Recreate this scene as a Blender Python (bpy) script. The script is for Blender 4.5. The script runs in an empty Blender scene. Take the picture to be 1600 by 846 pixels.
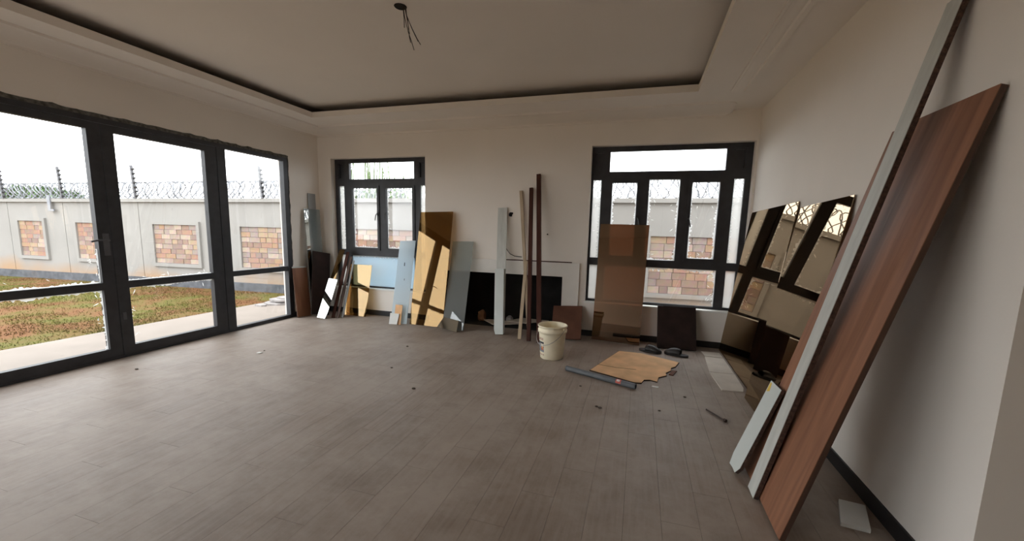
import bpy, bmesh, math, random
from mathutils import Vector, Matrix, noise
random.seed(7)
scene = bpy.context.scene
COL = scene.collection

# ------------------------------------------------------------------ camera
F, YAW, PITCH, ROLL = 626.95, -0.2898, -0.1349, 0.0259
PPX, PPY = 809.3, 446.07
CAM = Vector((5.3667, -5.8017, 1.5))
fw = Vector((math.sin(YAW)*math.cos(PITCH), math.cos(YAW)*math.cos(PITCH), math.sin(PITCH)))
rt = Vector((math.cos(YAW), -math.sin(YAW), 0))
up = rt.cross(fw)
r2 = rt*math.cos(ROLL) + up*math.sin(ROLL)
u2 = -rt*math.sin(ROLL) + up*math.cos(ROLL)
cd = bpy.data.cameras.new('camera')
cam = bpy.data.objects.new('camera', cd); COL.objects.link(cam)
cam.matrix_world = Matrix(((r2.x, u2.x, -fw.x, CAM.x), (r2.y, u2.y, -fw.y, CAM.y), (r2.z, u2.z, -fw.z, CAM.z), (0, 0, 0, 1)))
cd.sensor_fit = 'HORIZONTAL'; cd.sensor_width = 36.0; cd.lens = F/1600*36.0
cd.shift_x = -(PPX-800)/1600; cd.shift_y = (PPY-423)/1600
cd.clip_start = 0.05; cd.clip_end = 300
scene.camera = cam

# ------------------------------------------------------------------ sky, exposure
world = bpy.data.worlds.new('overcast_sky'); scene.world = world; world.use_nodes = True
wn = world.node_tree.nodes; wl = world.node_tree.links
bgn = wn['Background']
tc = wn.new('ShaderNodeTexCoord'); nz = wn.new('ShaderNodeTexNoise'); nz.inputs['Scale'].default_value = 3.0
rmp = wn.new('ShaderNodeValToRGB')
rmp.color_ramp.elements[0].position = 0.35; rmp.color_ramp.elements[0].color = (0.90, 0.93, 0.97, 1)
rmp.color_ramp.elements[1].position = 0.7; rmp.color_ramp.elements[1].color = (0.97, 0.985, 1.0, 1)
wl.new(tc.outputs['Generated'], nz.inputs['Vector']); wl.new(nz.outputs['Fac'], rmp.inputs['Fac']); wl.new(rmp.outputs['Color'], bgn.inputs['Color'])
SKY = 5.0
bgn.inputs['Strength'].default_value = SKY
vs = scene.view_settings
vs.view_transform = 'Standard'; vs.look = 'None'; vs.gamma = 1.0; vs.use_curve_mapping = False
vs.exposure = 0.22
scene.cycles.max_bounces = 12; scene.cycles.diffuse_bounces = 7; scene.cycles.glossy_bounces = 6
scene.cycles.transmission_bounces = 8; scene.cycles.transparent_max_bounces = 32
scene.cycles.use_denoising = True
scene.cycles.caustics_reflective = False; scene.cycles.caustics_refractive = False

# ------------------------------------------------------------------ materials
MATS = {}
def _new(name):
    m = bpy.data.materials.new(name); m.use_nodes = True; MATS[name] = m
    return m, m.node_tree.nodes, m.node_tree.links, m.node_tree.nodes['Principled BSDF']
def rgba(c): return (c[0], c[1], c[2], 1.0)
def plain(name, c, rough=0.6, metal=0.0, var=0.12, scale=6.0, bump=0.0, bscale=60.0, stretch=None, spec=0.5, obj=True):
    """colour with soft procedural mottling"""
    m, n, l, b = _new(name)
    t = n.new('ShaderNodeTexCoord'); mp = n.new('ShaderNodeMapping')
    if stretch: mp.inputs['Scale'].default_value = stretch
    l.new(t.outputs['Object' if obj else 'Generated'], mp.inputs['Vector'])
    no = n.new('ShaderNodeTexNoise'); no.inputs['Scale'].default_value = scale; no.inputs['Detail'].default_value = 6
    l.new(mp.outputs['Vector'], no.inputs['Vector'])
    r = n.new('ShaderNodeValToRGB')
    r.color_ramp.elements[0].position = 0.3; r.color_ramp.elements[1].position = 0.7
    r.color_ramp.elements[0].color = rgba([max(0, x*(1-var)) for x in c]); r.color_ramp.elements[1].color = rgba([min(1, x*(1+var)) for x in c])
    l.new(no.outputs['Fac'], r.inputs['Fac']); l.new(r.outputs['Color'], b.inputs['Base Color'])
    b.inputs['Roughness'].default_value = rough; b.inputs['Metallic'].default_value = metal; b.inputs['Specular IOR Level'].default_value = spec
    if bump:
        n2 = n.new('ShaderNodeTexNoise'); n2.inputs['Scale'].default_value = bscale; l.new(mp.outputs['Vector'], n2.inputs['Vector'])
        bp = n.new('ShaderNodeBump'); bp.inputs['Strength'].default_value = bump; bp.inputs['Distance'].default_value = 0.01
        l.new(n2.outputs['Fac'], bp.inputs['Height']); l.new(bp.outputs['Normal'], b.inputs['Normal'])
    return m
def wood(name, dark, light, rough=0.5, scale=3.0, stretch=(14, 1.2, 14), spec=0.5):
    """grain along local Y"""
    m, n, l, b = _new(name)
    t = n.new('ShaderNodeTexCoord'); oi = n.new('ShaderNodeObjectInfo'); mp = n.new('ShaderNodeMapping'); mp.inputs['Scale'].default_value = stretch
    ad = n.new('ShaderNodeVectorMath'); ad.operation = 'ADD'
    cm = n.new('ShaderNodeCombineXYZ'); mu = n.new('ShaderNodeMath'); mu.operation = 'MULTIPLY'; mu.inputs[1].default_value = 37.0
    l.new(oi.outputs['Random'], mu.inputs[0]); l.new(mu.outputs[0], cm.inputs['X']); l.new(mu.outputs[0], cm.inputs['Z'])
    l.new(t.outputs['Object'], ad.inputs[0]); l.new(cm.outputs[0], ad.inputs[1]); l.new(ad.outputs[0], mp.inputs['Vector'])
    no = n.new('ShaderNodeTexNoise'); no.inputs['Scale'].default_value = scale; no.inputs['Detail'].default_value = 8; no.inputs['Distortion'].default_value = 0.6
    l.new(mp.outputs['Vector'], no.inputs['Vector'])
    r = n.new('ShaderNodeValToRGB'); r.color_ramp.elements[0].position = 0.32; r.color_ramp.elements[1].position = 0.7
    r.color_ramp.elements[0].color = rgba(dark); r.color_ramp.elements[1].color = rgba(light)
    l.new(no.outputs['Fac'], r.inputs['Fac']); l.new(r.outputs['Color'], b.inputs['Base Color']); b.inputs['Roughness'].default_value = rough; b.inputs['Specular IOR Level'].default_value = spec
    return m
def glass(name, tint, refl_tint=(1, 1, 1), base=0.04, film=0.0, film_col=(1, 1, 1), rough=0.0):
    """thin sheet glass: tinted see-through plus mirror reflection growing towards grazing angles"""
    m, n, l, b = _new(name); n.remove(b)
    out = n['Material Output']
    tr = n.new('ShaderNodeBsdfTransparent'); tr.inputs['Color'].default_value = rgba(tint)
    gl = n.new('ShaderNodeBsdfGlossy'); gl.inputs['Color'].default_value = rgba(refl_tint); gl.inputs['Roughness'].default_value = rough
    fr = n.new('ShaderNodeLayerWeight'); fr.inputs['Blend'].default_value = 0.5
    pw = n.new('ShaderNodeMath'); pw.operation = 'POWER'; pw.inputs[1].default_value = 5.0; l.new(fr.outputs['Facing'], pw.inputs[0])
    mr = n.new('ShaderNodeMapRange'); mr.inputs['To Min'].default_value = base; mr.inputs['To Max'].default_value = 1.0
    l.new(pw.outputs[0], mr.inputs['Value'])
    mx = n.new('ShaderNodeMixShader'); l.new(mr.outputs['Result'], mx.inputs['Fac']); l.new(tr.outputs[0], mx.inputs[1]); l.new(gl.outputs[0], mx.inputs[2])
    last = mx
    if film:
        tl = n.new('ShaderNodeBsdfTranslucent'); tl.inputs['Color'].default_value = rgba(film_col)
        df = n.new('ShaderNodeBsdfDiffuse'); df.inputs['Color'].default_value = rgba(film_col)
        m1 = n.new('ShaderNodeMixShader'); m1.inputs['Fac'].default_value = 0.4; l.new(tl.outputs[0], m1.inputs[1]); l.new(df.outputs[0], m1.inputs[2])
        m2 = n.new('ShaderNodeMixShader'); m2.inputs['Fac'].default_value = film; l.new(mx.outputs[0], m2.inputs[1]); l.new(m1.outputs[0], m2.inputs[2]); last = m2
    l.new(last.outputs[0], out.inputs['Surface'])
    return m

plain('wall_paint', (0.86, 0.805, 0.735), 0.85, var=0.03, scale=1.2, bump=0.05, bscale=30, obj=True)
plain('ceiling_paint', (0.86, 0.805, 0.735), 0.9, var=0.03, scale=0.8)
plain('cove_shade', (0.16, 0.13, 0.11), 0.95)  # dark colour deepens the shade inside the ceiling cove
plain('black_skirting', (0.012, 0.012, 0.013), 0.45)
plain('frame_charcoal', (0.030, 0.031, 0.036), 0.5, var=0.25, scale=9)
plain('foam_filler', (0.11, 0.105, 0.09), 0.95, var=0.6, scale=25, bump=0.6, bscale=40)
plain('black_plastic', (0.01, 0.01, 0.011), 0.35)
plain('soot', (0.012, 0.011, 0.010), 0.95, var=0.4)
plain('mantel_white', (0.80, 0.77, 0.72), 0.7, var=0.03)
plain('sill_white', (0.84, 0.82, 0.78), 0.6, var=0.03)
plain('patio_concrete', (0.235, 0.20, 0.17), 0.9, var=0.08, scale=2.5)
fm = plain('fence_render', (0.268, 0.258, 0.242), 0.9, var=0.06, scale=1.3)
def soil_splash(m):
    # red soil splashed up the foot of the wall in uneven patches
    n, l = m.node_tree.nodes, m.node_tree.links; b = n['Principled BSDF']; src = b.inputs['Base Color'].links[0].from_socket
    g = n.new('ShaderNodeNewGeometry'); sp = n.new('ShaderNodeSeparateXYZ'); l.new(g.outputs['Position'], sp.inputs[0])
    no = n.new('ShaderNodeTexNoise'); no.inputs['Scale'].default_value = 0.55; no.inputs['Detail'].default_value = 5; l.new(g.outputs['Position'], no.inputs['Vector'])
    h = n.new('ShaderNodeMapRange'); h.inputs['From Min'].default_value = 0.38; h.inputs['From Max'].default_value = 0.70; h.inputs['To Min'].default_value = 0.12; h.inputs['To Max'].default_value = 0.72; l.new(no.outputs['Fac'], h.inputs['Value'])
    d = n.new('ShaderNodeMath'); d.operation = 'SUBTRACT'; l.new(h.outputs['Result'], d.inputs[0]); l.new(sp.outputs['Z'], d.inputs[1])
    k = n.new('ShaderNodeMath'); k.operation = 'MULTIPLY'; k.inputs[1].default_value = 2.2; k.use_clamp = True; l.new(d.outputs[0], k.inputs[0])
    mx = n.new('ShaderNodeMix'); mx.data_type = 'RGBA'; l.new(k.outputs[0], mx.inputs[0]); l.new(src, mx.inputs[6]); mx.inputs[7].default_value = (0.32, 0.205, 0.12, 1)
    l.new(mx.outputs[2], b.inputs['Base Color'])
soil_splash(fm)
plain('plinth_grey', (0.085, 0.09, 0.10), 0.9, var=0.35, scale=7, bump=0.4, bscale=20)
plain('galvanised', (0.22, 0.23, 0.25), 0.5, 0.4, var=0.2)
plain('post_grey', (0.10, 0.10, 0.11), 0.6, var=0.2)
plain('leaf_green', (0.06, 0.11, 0.035), 0.7, var=0.5, scale=2)
plain('reed_green', (0.12, 0.17, 0.07), 0.7, var=0.4, scale=3)
plain('bark', (0.09, 0.065, 0.045), 0.95, var=0.3, scale=12)
plain('white_laminate', (0.60, 0.64, 0.61), 0.45, var=0.04, scale=5)
plain('dusty_laminate', (0.55, 0.56, 0.52), 0.6, var=0.10, scale=7, stretch=(3, 0.6, 1))
plain('grey_laminate', (0.30, 0.31, 0.31), 0.45, var=0.12, scale=5)
plain('chip_core', (0.075, 0.040, 0.028), 0.9, var=0.5, scale=60, bump=0.5, bscale=120)
plain('dark_panel', (0.030, 0.018, 0.015), 0.75, var=0.25, scale=6, spec=0.15)
plain('brown_ply', (0.135, 0.060, 0.038), 0.7, var=0.25, scale=4, spec=0.2)
plain('cardboard', (0.80, 0.49, 0.26), 0.85, var=0.16, scale=5)
plain('card_core', (0.05, 0.03, 0.022), 0.9, var=0.3)
plain('pale_card', (0.62, 0.55, 0.47), 0.8, var=0.08, scale=6)
plain('pvc_grey', (0.11, 0.12, 0.13), 0.4, var=0.15, scale=8)
plain('sticker_red', (0.55, 0.12, 0.09), 0.6)
plain('sticker_white', (0.72, 0.70, 0.66), 0.6)
plain('sticker_yellow', (0.75, 0.52, 0.08), 0.6)
plain('bucket_plastic', (0.88, 0.80, 0.60), 0.5, var=0.10, scale=6)
plain('print_black', (0.035, 0.035, 0.04), 0.6, var=0.5, scale=40)
plain('print_grey', (0.24, 0.26, 0.29), 0.6, var=0.6, scale=50)
plain('print_orange', (0.62, 0.26, 0.10), 0.6, var=0.3, scale=40)
plain('print_faded_red', (0.55, 0.36, 0.27), 0.6, var=0.2, scale=40)
plain('steel_wire', (0.35, 0.34, 0.32), 0.4, 0.8)
plain('rusty_steel', (0.055, 0.035, 0.028), 0.6, 0.4, var=0.4, scale=40)
plain('shoe_rubber', (0.013, 0.011, 0.010), 0.5, var=0.3)
plain('copper_wire', (0.035, 0.022, 0.016), 0.5)
plain('rubble_stone', (0.30, 0.28, 0.27), 0.9, var=0.25, scale=9)
plain('ember_stone', (0.26, 0.13, 0.07), 0.9, var=0.4, scale=12)
plain('white_tile', (0.68, 0.68, 0.65), 0.4, var=0.03)
plain('debris', (0.10, 0.075, 0.06), 0.9, var=0.4, scale=30)
wood('batten_pale', (0.40, 0.30, 0.19), (0.55, 0.43, 0.30), 0.6)
wood('pole_dark', (0.050, 0.018, 0.012), (0.085, 0.032, 0.022), 0.65, spec=0.15)
wood('board_brown', (0.20, 0.085, 0.045), (0.33, 0.15, 0.080), 0.55, scale=2.0, stretch=(9, 0.7, 9))
wood('board_pink', (0.22, 0.125, 0.09), (0.33, 0.20, 0.145), 0.45, scale=2.0, stretch=(10, 0.8, 10))
wood('board_edge', (0.06, 0.03, 0.02), (0.10, 0.05, 0.03), 0.6)
glass('pane_clear', (0.985, 0.99, 0.988), base=0.04)
glass('pane_blue_film', (0.86, 0.93, 0.985), base=0.05, film=0.5, film_col=(0.66, 0.86, 0.98))
glass('pane_dusty', (0.93, 0.94, 0.93), base=0.04, film=0.45, film_col=(0.9, 0.9, 0.88))
glass('glass_bronze', (0.60, 0.46, 0.29), (0.62, 0.45, 0.24), base=0.17)
glass('glass_bronze_mirror', (0.30, 0.19, 0.10), (0.62, 0.48, 0.33), base=0.40)
glass('glass_bronze_light', (0.72, 0.60, 0.40), (0.90, 0.70, 0.45), base=0.14)
glass('glass_bronze_dark', (0.33, 0.175, 0.11), (0.90, 0.68, 0.5), base=0.20)
glass('glass_clear_grey', (0.86, 0.90, 0.90), (1, 1, 1), base=0.12, film=0.35, film_col=(0.62, 0.67, 0.68))
glass('mirror_silver', (0.02, 0.02, 0.02), (0.56, 0.58, 0.55), base=0.9)
glass('glass_frosted', (0.80, 0.89, 0.94), base=0.05, film=0.70, film_col=(0.86, 0.94, 0.98), rough=0.25)
glass('film_white', (0.9, 0.92, 0.92), base=0.02, film=0.80, film_col=(0.95, 0.96, 0.95), rough=0.3)

def floor_mat():
    m, n, l, b = _new('floor_plank')
    t = n.new('ShaderNodeTexCoord'); oi = n.new('ShaderNodeObjectInfo')
    cm = n.new('ShaderNodeCombineXYZ'); mu = n.new('ShaderNodeMath'); mu.operation = 'MULTIPLY'; mu.inputs[1].default_value = 53.0
    l.new(oi.outputs['Random'], mu.inputs[0]); l.new(mu.outputs[0], cm.inputs['X']); l.new(mu.outputs[0], cm.inputs['Y'])
    ad = n.new('ShaderNodeVectorMath'); l.new(t.outputs['Object'], ad.inputs[0]); l.new(cm.outputs[0], ad.inputs[1])
    mp = n.new('ShaderNodeMapping'); mp.inputs['Scale'].default_value = (22, 1.6, 1); l.new(ad.outputs[0], mp.inputs['Vector'])
    g = n.new('ShaderNodeTexNoise'); g.inputs['Scale'].default_value = 1.6; g.inputs['Detail'].default_value = 8; g.inputs['Distortion'].default_value = 0.8
    l.new(mp.outputs['Vector'], g.inputs['Vector'])
    r = n.new('ShaderNodeValToRGB'); r.color_ramp.elements[0].position = 0.3; r.color_ramp.elements[1].position = 0.72
    r.color_ramp.elements[0].color = (0.225, 0.172, 0.136, 1); r.color_ramp.elements[1].color = (0.315, 0.252, 0.208, 1)
    l.new(g.outputs['Fac'], r.inputs['Fac'])
    # per-plank tone
    hs = n.new('ShaderNodeHueSaturation'); mr = n.new('ShaderNodeMapRange'); mr.inputs['To Min'].default_value = 0.90; mr.inputs['To Max'].default_value = 1.07
    l.new(oi.outputs['Random'], mr.inputs['Value']); l.new(mr.outputs['Result'], hs.inputs['Value']); l.new(r.outputs['Color'], hs.inputs['Color'])
    # building dust lying over the boards, in world space
    geo = n.new('ShaderNodeNewGeometry')
    d = n.new('ShaderNodeTexNoise'); d.inputs['Scale'].default_value = 1.3; d.inputs['Detail'].default_value = 9; d.inputs['Roughness'].default_value = 0.7
    l.new(geo.outputs['Position'], d.inputs['Vector'])
    dr = n.new('ShaderNodeValToRGB'); dr.color_ramp.elements[0].position = 0.40; dr.color_ramp.elements[1].position = 0.64
    dr.color_ramp.elements[0].color = (0.05, 0.05, 0.05, 1); dr.color_ramp.elements[1].color = (0.8, 0.8, 0.8, 1)
    l.new(d.outputs['Fac'], dr.inputs['Fac'])
    d2 = n.new('ShaderNodeTexNoise'); d2.inputs['Scale'].default_value = 7.0; d2.inputs['Detail'].default_value = 10; d2.inputs['Roughness'].default_value = 0.8
    l.new(geo.outputs['Position'], d2.inputs['Vector'])
    d2r = n.new('ShaderNodeMapRange'); d2r.inputs['From Min'].default_value = 0.35; d2r.inputs['From Max'].default_value = 0.72; d2r.inputs['To Min'].default_value = 0.0; d2r.inputs['To Max'].default_value = 0.9
    l.new(d2.outputs['Fac'], d2r.inputs['Value'])
    mm = n.new('ShaderNodeMath'); mm.operation = 'ADD'; mm.use_clamp = True; m5 = n.new('ShaderNodeMath'); m5.operation = 'MULTIPLY'
    l.new(d2r.outputs['Result'], m5.inputs[0]); l.new(d.outputs['Fac'], m5.inputs[1]); l.new(dr.outputs['Color'], mm.inputs[0]); l.new(m5.outputs[0], mm.inputs[1])
    mx = n.new('ShaderNodeMix'); mx.data_type = 'RGBA'; l.new(mm.outputs[0], mx.inputs[0]); l.new(hs.outputs['Color'], mx.inputs[6]); mx.inputs[7].default_value = (0.375, 0.318, 0.272, 1)
    # plaster scuffs: sparse pale scratches and spots
    mp3 = n.new('ShaderNodeMapping'); mp3.inputs['Scale'].default_value = (9, 5, 1); mp3.inputs['Rotation'].default_value = (0, 0, 0.5); l.new(geo.outputs['Position'], mp3.inputs['Vector'])
    d3 = n.new('ShaderNodeTexNoise'); d3.inputs['Scale'].default_value = 1.0; d3.inputs['Detail'].default_value = 12; d3.inputs['Roughness'].default_value = 0.85; d3.inputs['Distortion'].default_value = 1.5; l.new(mp3.outputs[0], d3.inputs['Vector'])
    r3 = n.new('ShaderNodeMapRange'); r3.inputs['From Min'].default_value = 0.66; r3.inputs['From Max'].default_value = 0.78; r3.inputs['To Max'].default_value = 0.55; l.new(d3.outputs['Fac'], r3.inputs['Value'])
    mx3 = n.new('ShaderNodeMix'); mx3.data_type = 'RGBA'; l.new(r3.outputs['Result'], mx3.inputs[0]); l.new(mx.outputs[2], mx3.inputs[6]); mx3.inputs[7].default_value = (0.55, 0.50, 0.45, 1)
    l.new(mx3.outputs[2], b.inputs['Base Color'])
    rr = n.new('ShaderNodeMapRange'); rr.inputs['To Min'].default_value = 0.40; rr.inputs['To Max'].default_value = 0.62; l.new(d.outputs['Fac'], rr.inputs['Value']); l.new(rr.outputs['Result'], b.inputs['Roughness'])
    b.inputs['Specular IOR Level'].default_value = 0.26
floor_mat()
def stone_mat():
    m, n, l, b = _new('wall_stone')
    oi = n.new('ShaderNodeObjectInfo'); r = n.new('ShaderNodeValToRGB'); cr = r.color_ramp; cr.interpolation = 'CONSTANT'
    K = 0.68; cols = [(0.36, 0.25, 0.19), (0.42, 0.33, 0.27), (0.45, 0.30, 0.19), (0.33, 0.24, 0.20), (0.48, 0.36, 0.24), (0.44, 0.27, 0.19), (0.38, 0.31, 0.27), (0.52, 0.42, 0.33)]
    cols = [tuple(K*x for x in c) for c in cols]; cr.elements[0].color = rgba(cols[0]); cr.elements[1].position = 1/8; cr.elements[1].color = rgba(cols[1])
    for i in range(2, 8):
        e = cr.elements.new(i/8); e.color = rgba(cols[i])
    l.new(oi.outputs['Random'], r.inputs['Fac'])
    t = n.new('ShaderNodeTexCoord'); no = n.new('ShaderNodeTexNoise'); no.inputs['Scale'].default_value = 9; no.inputs['Detail'].default_value = 6; l.new(t.outputs['Object'], no.inputs['Vector'])
    mx = n.new('ShaderNodeMix'); mx.data_type = 'RGBA'; mx.blend_type = 'OVERLAY'; mx.inputs[0].default_value = 0.35
    l.new(r.outputs['Color'], mx.inputs[6]); l.new(no.outputs['Color'], mx.inputs[7]); l.new(mx.outputs[2], b.inputs['Base Color']); b.inputs['Roughness'].default_value = 0.9
stone_mat()
def lawn_mat(name, green, dirt, s=0.9):
    m, n, l, b = _new(name)
    g = n.new('ShaderNodeNewGeometry'); no = n.new('ShaderNodeTexNoise'); no.inputs['Scale'].default_value = s; no.inputs['Detail'].default_value = 7; no.inputs['Roughness'].default_value = 0.65
    l.new(g.outputs['Position'], no.inputs['Vector'])
    r = n.new('ShaderNodeValToRGB'); r.color_ramp.elements[0].position = 0.42; r.color_ramp.elements[1].position = 0.58
    r.color_ramp.elements[0].color = rgba(green); r.color_ramp.elements[1].color = rgba(dirt)
    l.new(no.outputs['Fac'], r.inputs['Fac']); l.new(r.outputs['Color'], b.inputs['Base Color']); b.inputs['Roughness'].default_value = 1.0; b.inputs['Specular IOR Level'].default_value = 0.1
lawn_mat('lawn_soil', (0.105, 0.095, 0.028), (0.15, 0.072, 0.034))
lawn_mat('grass_blade', (0.115, 0.125, 0.028), (0.14, 0.085, 0.036))

# ------------------------------------------------------------------ helpers
def link(o, parent=None):
    COL.objects.link(o)
    if parent: o.parent = parent
    return o
def tag(o, label=None, cat=None, group=None, kind=None):
    if label: o['label'] = label
    if cat: o['category'] = cat
    if group: o['group'] = group
    if kind: o['kind'] = kind
    return o
def empty(name, loc=(0, 0, 0), mw=None):
    o = bpy.data.objects.new(name, None); o.empty_display_size = 0.1; COL.objects.link(o)
    if mw is not None: o.matrix_world = mw
    else: o.location = loc
    return o
def obj(name, bm, mat, parent=None, smooth=False):
    bmesh.ops.recalc_face_normals(bm, faces=bm.faces[:])
    me = bpy.data.meshes.new(name); bm.to_mesh(me); bm.free()
    if smooth:
        for p in me.polygons: p.use_smooth = True
    me.materials.append(MATS[mat])
    return link(bpy.data.objects.new(name, me), parent)
def box(bm, x0, x1, y0, y1, z0, z1):
    v = [bm.verts.new(c) for c in ((x0, y0, z0), (x1, y0, z0), (x1, y1, z0), (x0, y1, z0), (x0, y0, z1), (x1, y0, z1), (x1, y1, z1), (x0, y1, z1))]
    for f in ((0, 3, 2, 1), (4, 5, 6, 7), (0, 1, 5, 4), (1, 2, 6, 5), (2, 3, 7, 6), (3, 0, 4, 7)): bm.faces.new([v[i] for i in f])
def bx(*a):
    bm = bmesh.new(); box(bm, *a); return bm
def bbx(x0, x1, y0, y1, z0, z1, r=0.004):
    bm = bx(x0, x1, y0, y1, z0, z1)
    bmesh.ops.bevel(bm, geom=bm.edges[:], offset=r, segments=1, affect='EDGES'); return bm
def prism(bm, pts, z0, z1):
    lo = [bm.verts.new((p[0], p[1], z0)) for p in pts]; hi = [bm.verts.new((p[0], p[1], z1)) for p in pts]
    n = len(pts); bm.faces.new(lo[::-1]); bm.faces.new(hi)
    for i in range(n): bm.faces.new((lo[i], lo[(i+1) % n], hi[(i+1) % n], hi[i]))
def tube(bm, pts, r, n=6, cap=True, rend=None):
    pts = [Vector(p) for p in pts]; rings = []
    nrm = None
    for i, p in enumerate(pts):
        d = (pts[min(i+1, len(pts)-1)] - pts[max(i-1, 0)]).normalized()
        if nrm is None:
            nrm = d.orthogonal().normalized()
        nrm = (nrm - d*nrm.dot(d)).normalized(); b = d.cross(nrm)
        rr = r if rend is None else r + (rend-r)*i/(len(pts)-1)
        rings.append([bm.verts.new(p + (nrm*math.cos(a) + b*math.sin(a))*rr) for a in [2*math.pi*k/n for k in range(n)]])
    for a, b in zip(rings, rings[1:]):
        for k in range(n): bm.faces.new((a[k], a[(k+1) % n], b[(k+1) % n], b[k]))
    if cap: bm.faces.new(rings[0][::-1]); bm.faces.new(rings[-1])
def lathe(bm, prof, n=32, c=(0, 0)):
    rings = []
    for r, z in prof:
        rings.append([bm.verts.new((c[0]+r*math.cos(2*math.pi*k/n), c[1]+r*math.sin(2*math.pi*k/n), z)) for k in range(n)])
    for a, b in zip(rings, rings[1:]):
        for k in range(n): bm.faces.new((a[k], a[(k+1) % n], b[(k+1) % n], b[k]))
    return rings
def struct(name, bm, mat, parent=None, label=None):
    o = obj(name, bm, mat, parent)
    if parent is None: o['kind'] = 'structure'
    if label: o['label'] = label
    return o
def wall_boxes(along, a0, a1, t0, t1, H, holes, z0=0.0):
    """one wall as one mesh; holes = (a0, a1, z0, z1); along 'x' or 'y', t0..t1 the thickness"""
    bm = bmesh.new()
    A = sorted({a0, a1, *[h[0] for h in holes], *[h[1] for h in holes]})
    Z = sorted({z0, H, *[h[2] for h in holes], *[h[3] for h in holes]})
    key = lambda v: tuple(round(c, 5) for c in v)
    V = {}
    def vert(a, t, z):
        c = (a, t, z) if along == 'x' else (t, a, z); k = key(c)
        if k not in V: V[k] = bm.verts.new(c)
        return V[k]
    def solid(i, j):
        if i < 0 or j < 0 or i >= len(A)-1 or j >= len(Z)-1: return False
        am, zm = (A[i]+A[i+1])/2, (Z[j]+Z[j+1])/2
        return not any(h[0] < am < h[1] and h[2] < zm < h[3] for h in holes)
    for i in range(len(A)-1):
        for j in range(len(Z)-1):
            if not solid(i, j): continue
            p, q, r, s = A[i], A[i+1], Z[j], Z[j+1]
            bm.faces.new((vert(p, t0, r), vert(q, t0, r), vert(q, t0, s), vert(p, t0, s)))
            bm.faces.new((vert(p, t1, r), vert(p, t1, s), vert(q, t1, s), vert(q, t1, r)))
            if not solid(i-1, j): bm.faces.new((vert(p, t0, r), vert(p, t0, s), vert(p, t1, s), vert(p, t1, r)))
            if not solid(i+1, j): bm.faces.new((vert(q, t0, r), vert(q, t1, r), vert(q, t1, s), vert(q, t0, s)))
            if not solid(i, j-1): bm.faces.new((vert(p, t0, r), vert(p, t1, r), vert(q, t1, r), vert(q, t0, r)))
            if not solid(i, j+1): bm.faces.new((vert(p, t0, s), vert(q, t0, s), vert(q, t1, s), vert(p, t1, s)))
    return bm

# ------------------------------------------------------------------ the room shell
W, XE, YF, YR = 6.71, 8.9, -8.6, -3.89      # right wall, far right of the wide end, front wall, end of right wall
SOF, LIP, UPZ = 3.065, 3.14, 3.235
W1 = (0.26, 2.06, 0.455, 2.63); W2 = (4.655, 6.68, 0.505, 2.69); FP = (2.40, 4.32, 0.0, 0.85)
DR = (-5.25, -0.63, 0.0, 2.575)
floor = struct('floor', bx(-0.2, XE, YF, 0.2, -0.14, -0.013), 'soot')
PW, PL = 0.192, 1.24
PLANK_MESH = {}
def plank(x0, x1, y0, y1):
    k = (round(x1-x0, 3), round(y1-y0, 3))
    if k not in PLANK_MESH:
        w, h, g, c = (x1-x0)/2-0.0007, (y1-y0)/2-0.0007, 0.0, 0.0010
        bm = bmesh.new()
        prism(bm, [(-w, -h), (w, -h), (w, h), (-w, h)], -0.0125, -c)
        top = [f for f in bm.faces if f.normal.z > 0.5 or all(abs(v.co.z+c) < 1e-6 for v in f.verts)][0]
        r = bmesh.ops.inset_individual(bm, faces=[top], thickness=0.0009, depth=0.0)
        for v in top.verts: v.co.z = 0.0
        bmesh.ops.recalc_face_normals(bm, faces=bm.faces[:])
        me = bpy.data.meshes.new('floor_plank'); bm.to_mesh(me); bm.free(); me.materials.append(MATS['floor_plank']); PLANK_MESH[k] = me
    o = bpy.data.objects.new('floor_plank', PLANK_MESH[k]); link(o, floor); o.location = ((x0+x1)/2, (y0+y1)/2, 0)
i = 0; x = 0.0
while x < XE-1e-3:
    x1 = min(x+PW, XE)
    ytop = 0.0 if x < W-0.05 else YR
    if x < W < x1 : ytop = 0.0
    if x >= W-1e-6 and x < W+0.2: ytop = YR
    y = ytop; first = PL*(0.25+0.25*((i*7) % 4)) if True else PL
    y1 = y-first
    while y > -6.3:
        plank(x, x1, max(y1, -6.3), y); y = max(y1, -6.3); y1 = y-PL
        if y <= -6.3+1e-6: break
        if y1 < -6.0: y1 = -6.3
    x = x1; i += 1
fb = struct('floor_rear', bx(0, XE, YF, -6.3, -0.0129, 0.0), 'floor_plank', floor)
fb.name = 'floor_rear_boards'

struct('wall_back', wall_boxes('x', -0.2, W+0.2, 0.0, 0.2, 3.4, [W1, W2, FP]), 'wall_paint')
struct('wall_left', wall_boxes('y', YF-0.2, 0.0, -0.2, 0.0, 3.4, [DR, (-8.3, -5.7, 0.02, 2.575)]), 'wall_paint')  # rear opening is added, out of view, for more daylight
struct('wall_right', bx(W, W+0.2, YR, 0.0, 0, 3.4), 'wall_paint')
struct('wall_right_return', bx(W+0.2, XE+0.2, YR, YR+0.2, 0, 3.4), 'wall_paint').name = 'wall_return'
struct('wall_far_right', bx(XE, XE+0.2, YF-0.2, YR, 0, 3.4), 'wall_paint').name = 'wall_east'
struct('added_shade_wall', bx(5.95, XE, -6.5, -6.3, 0, 3.4), 'wall_paint')  # partition added out of view to keep light off the wall return
struct('wall_front', wall_boxes('x', 0.0, XE, YF-0.2, YF, 3.4, [(0.2, 1.75, 0.02, 2.75)]), 'wall_paint')  # opening added in the unseen front wall to light the room
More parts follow.
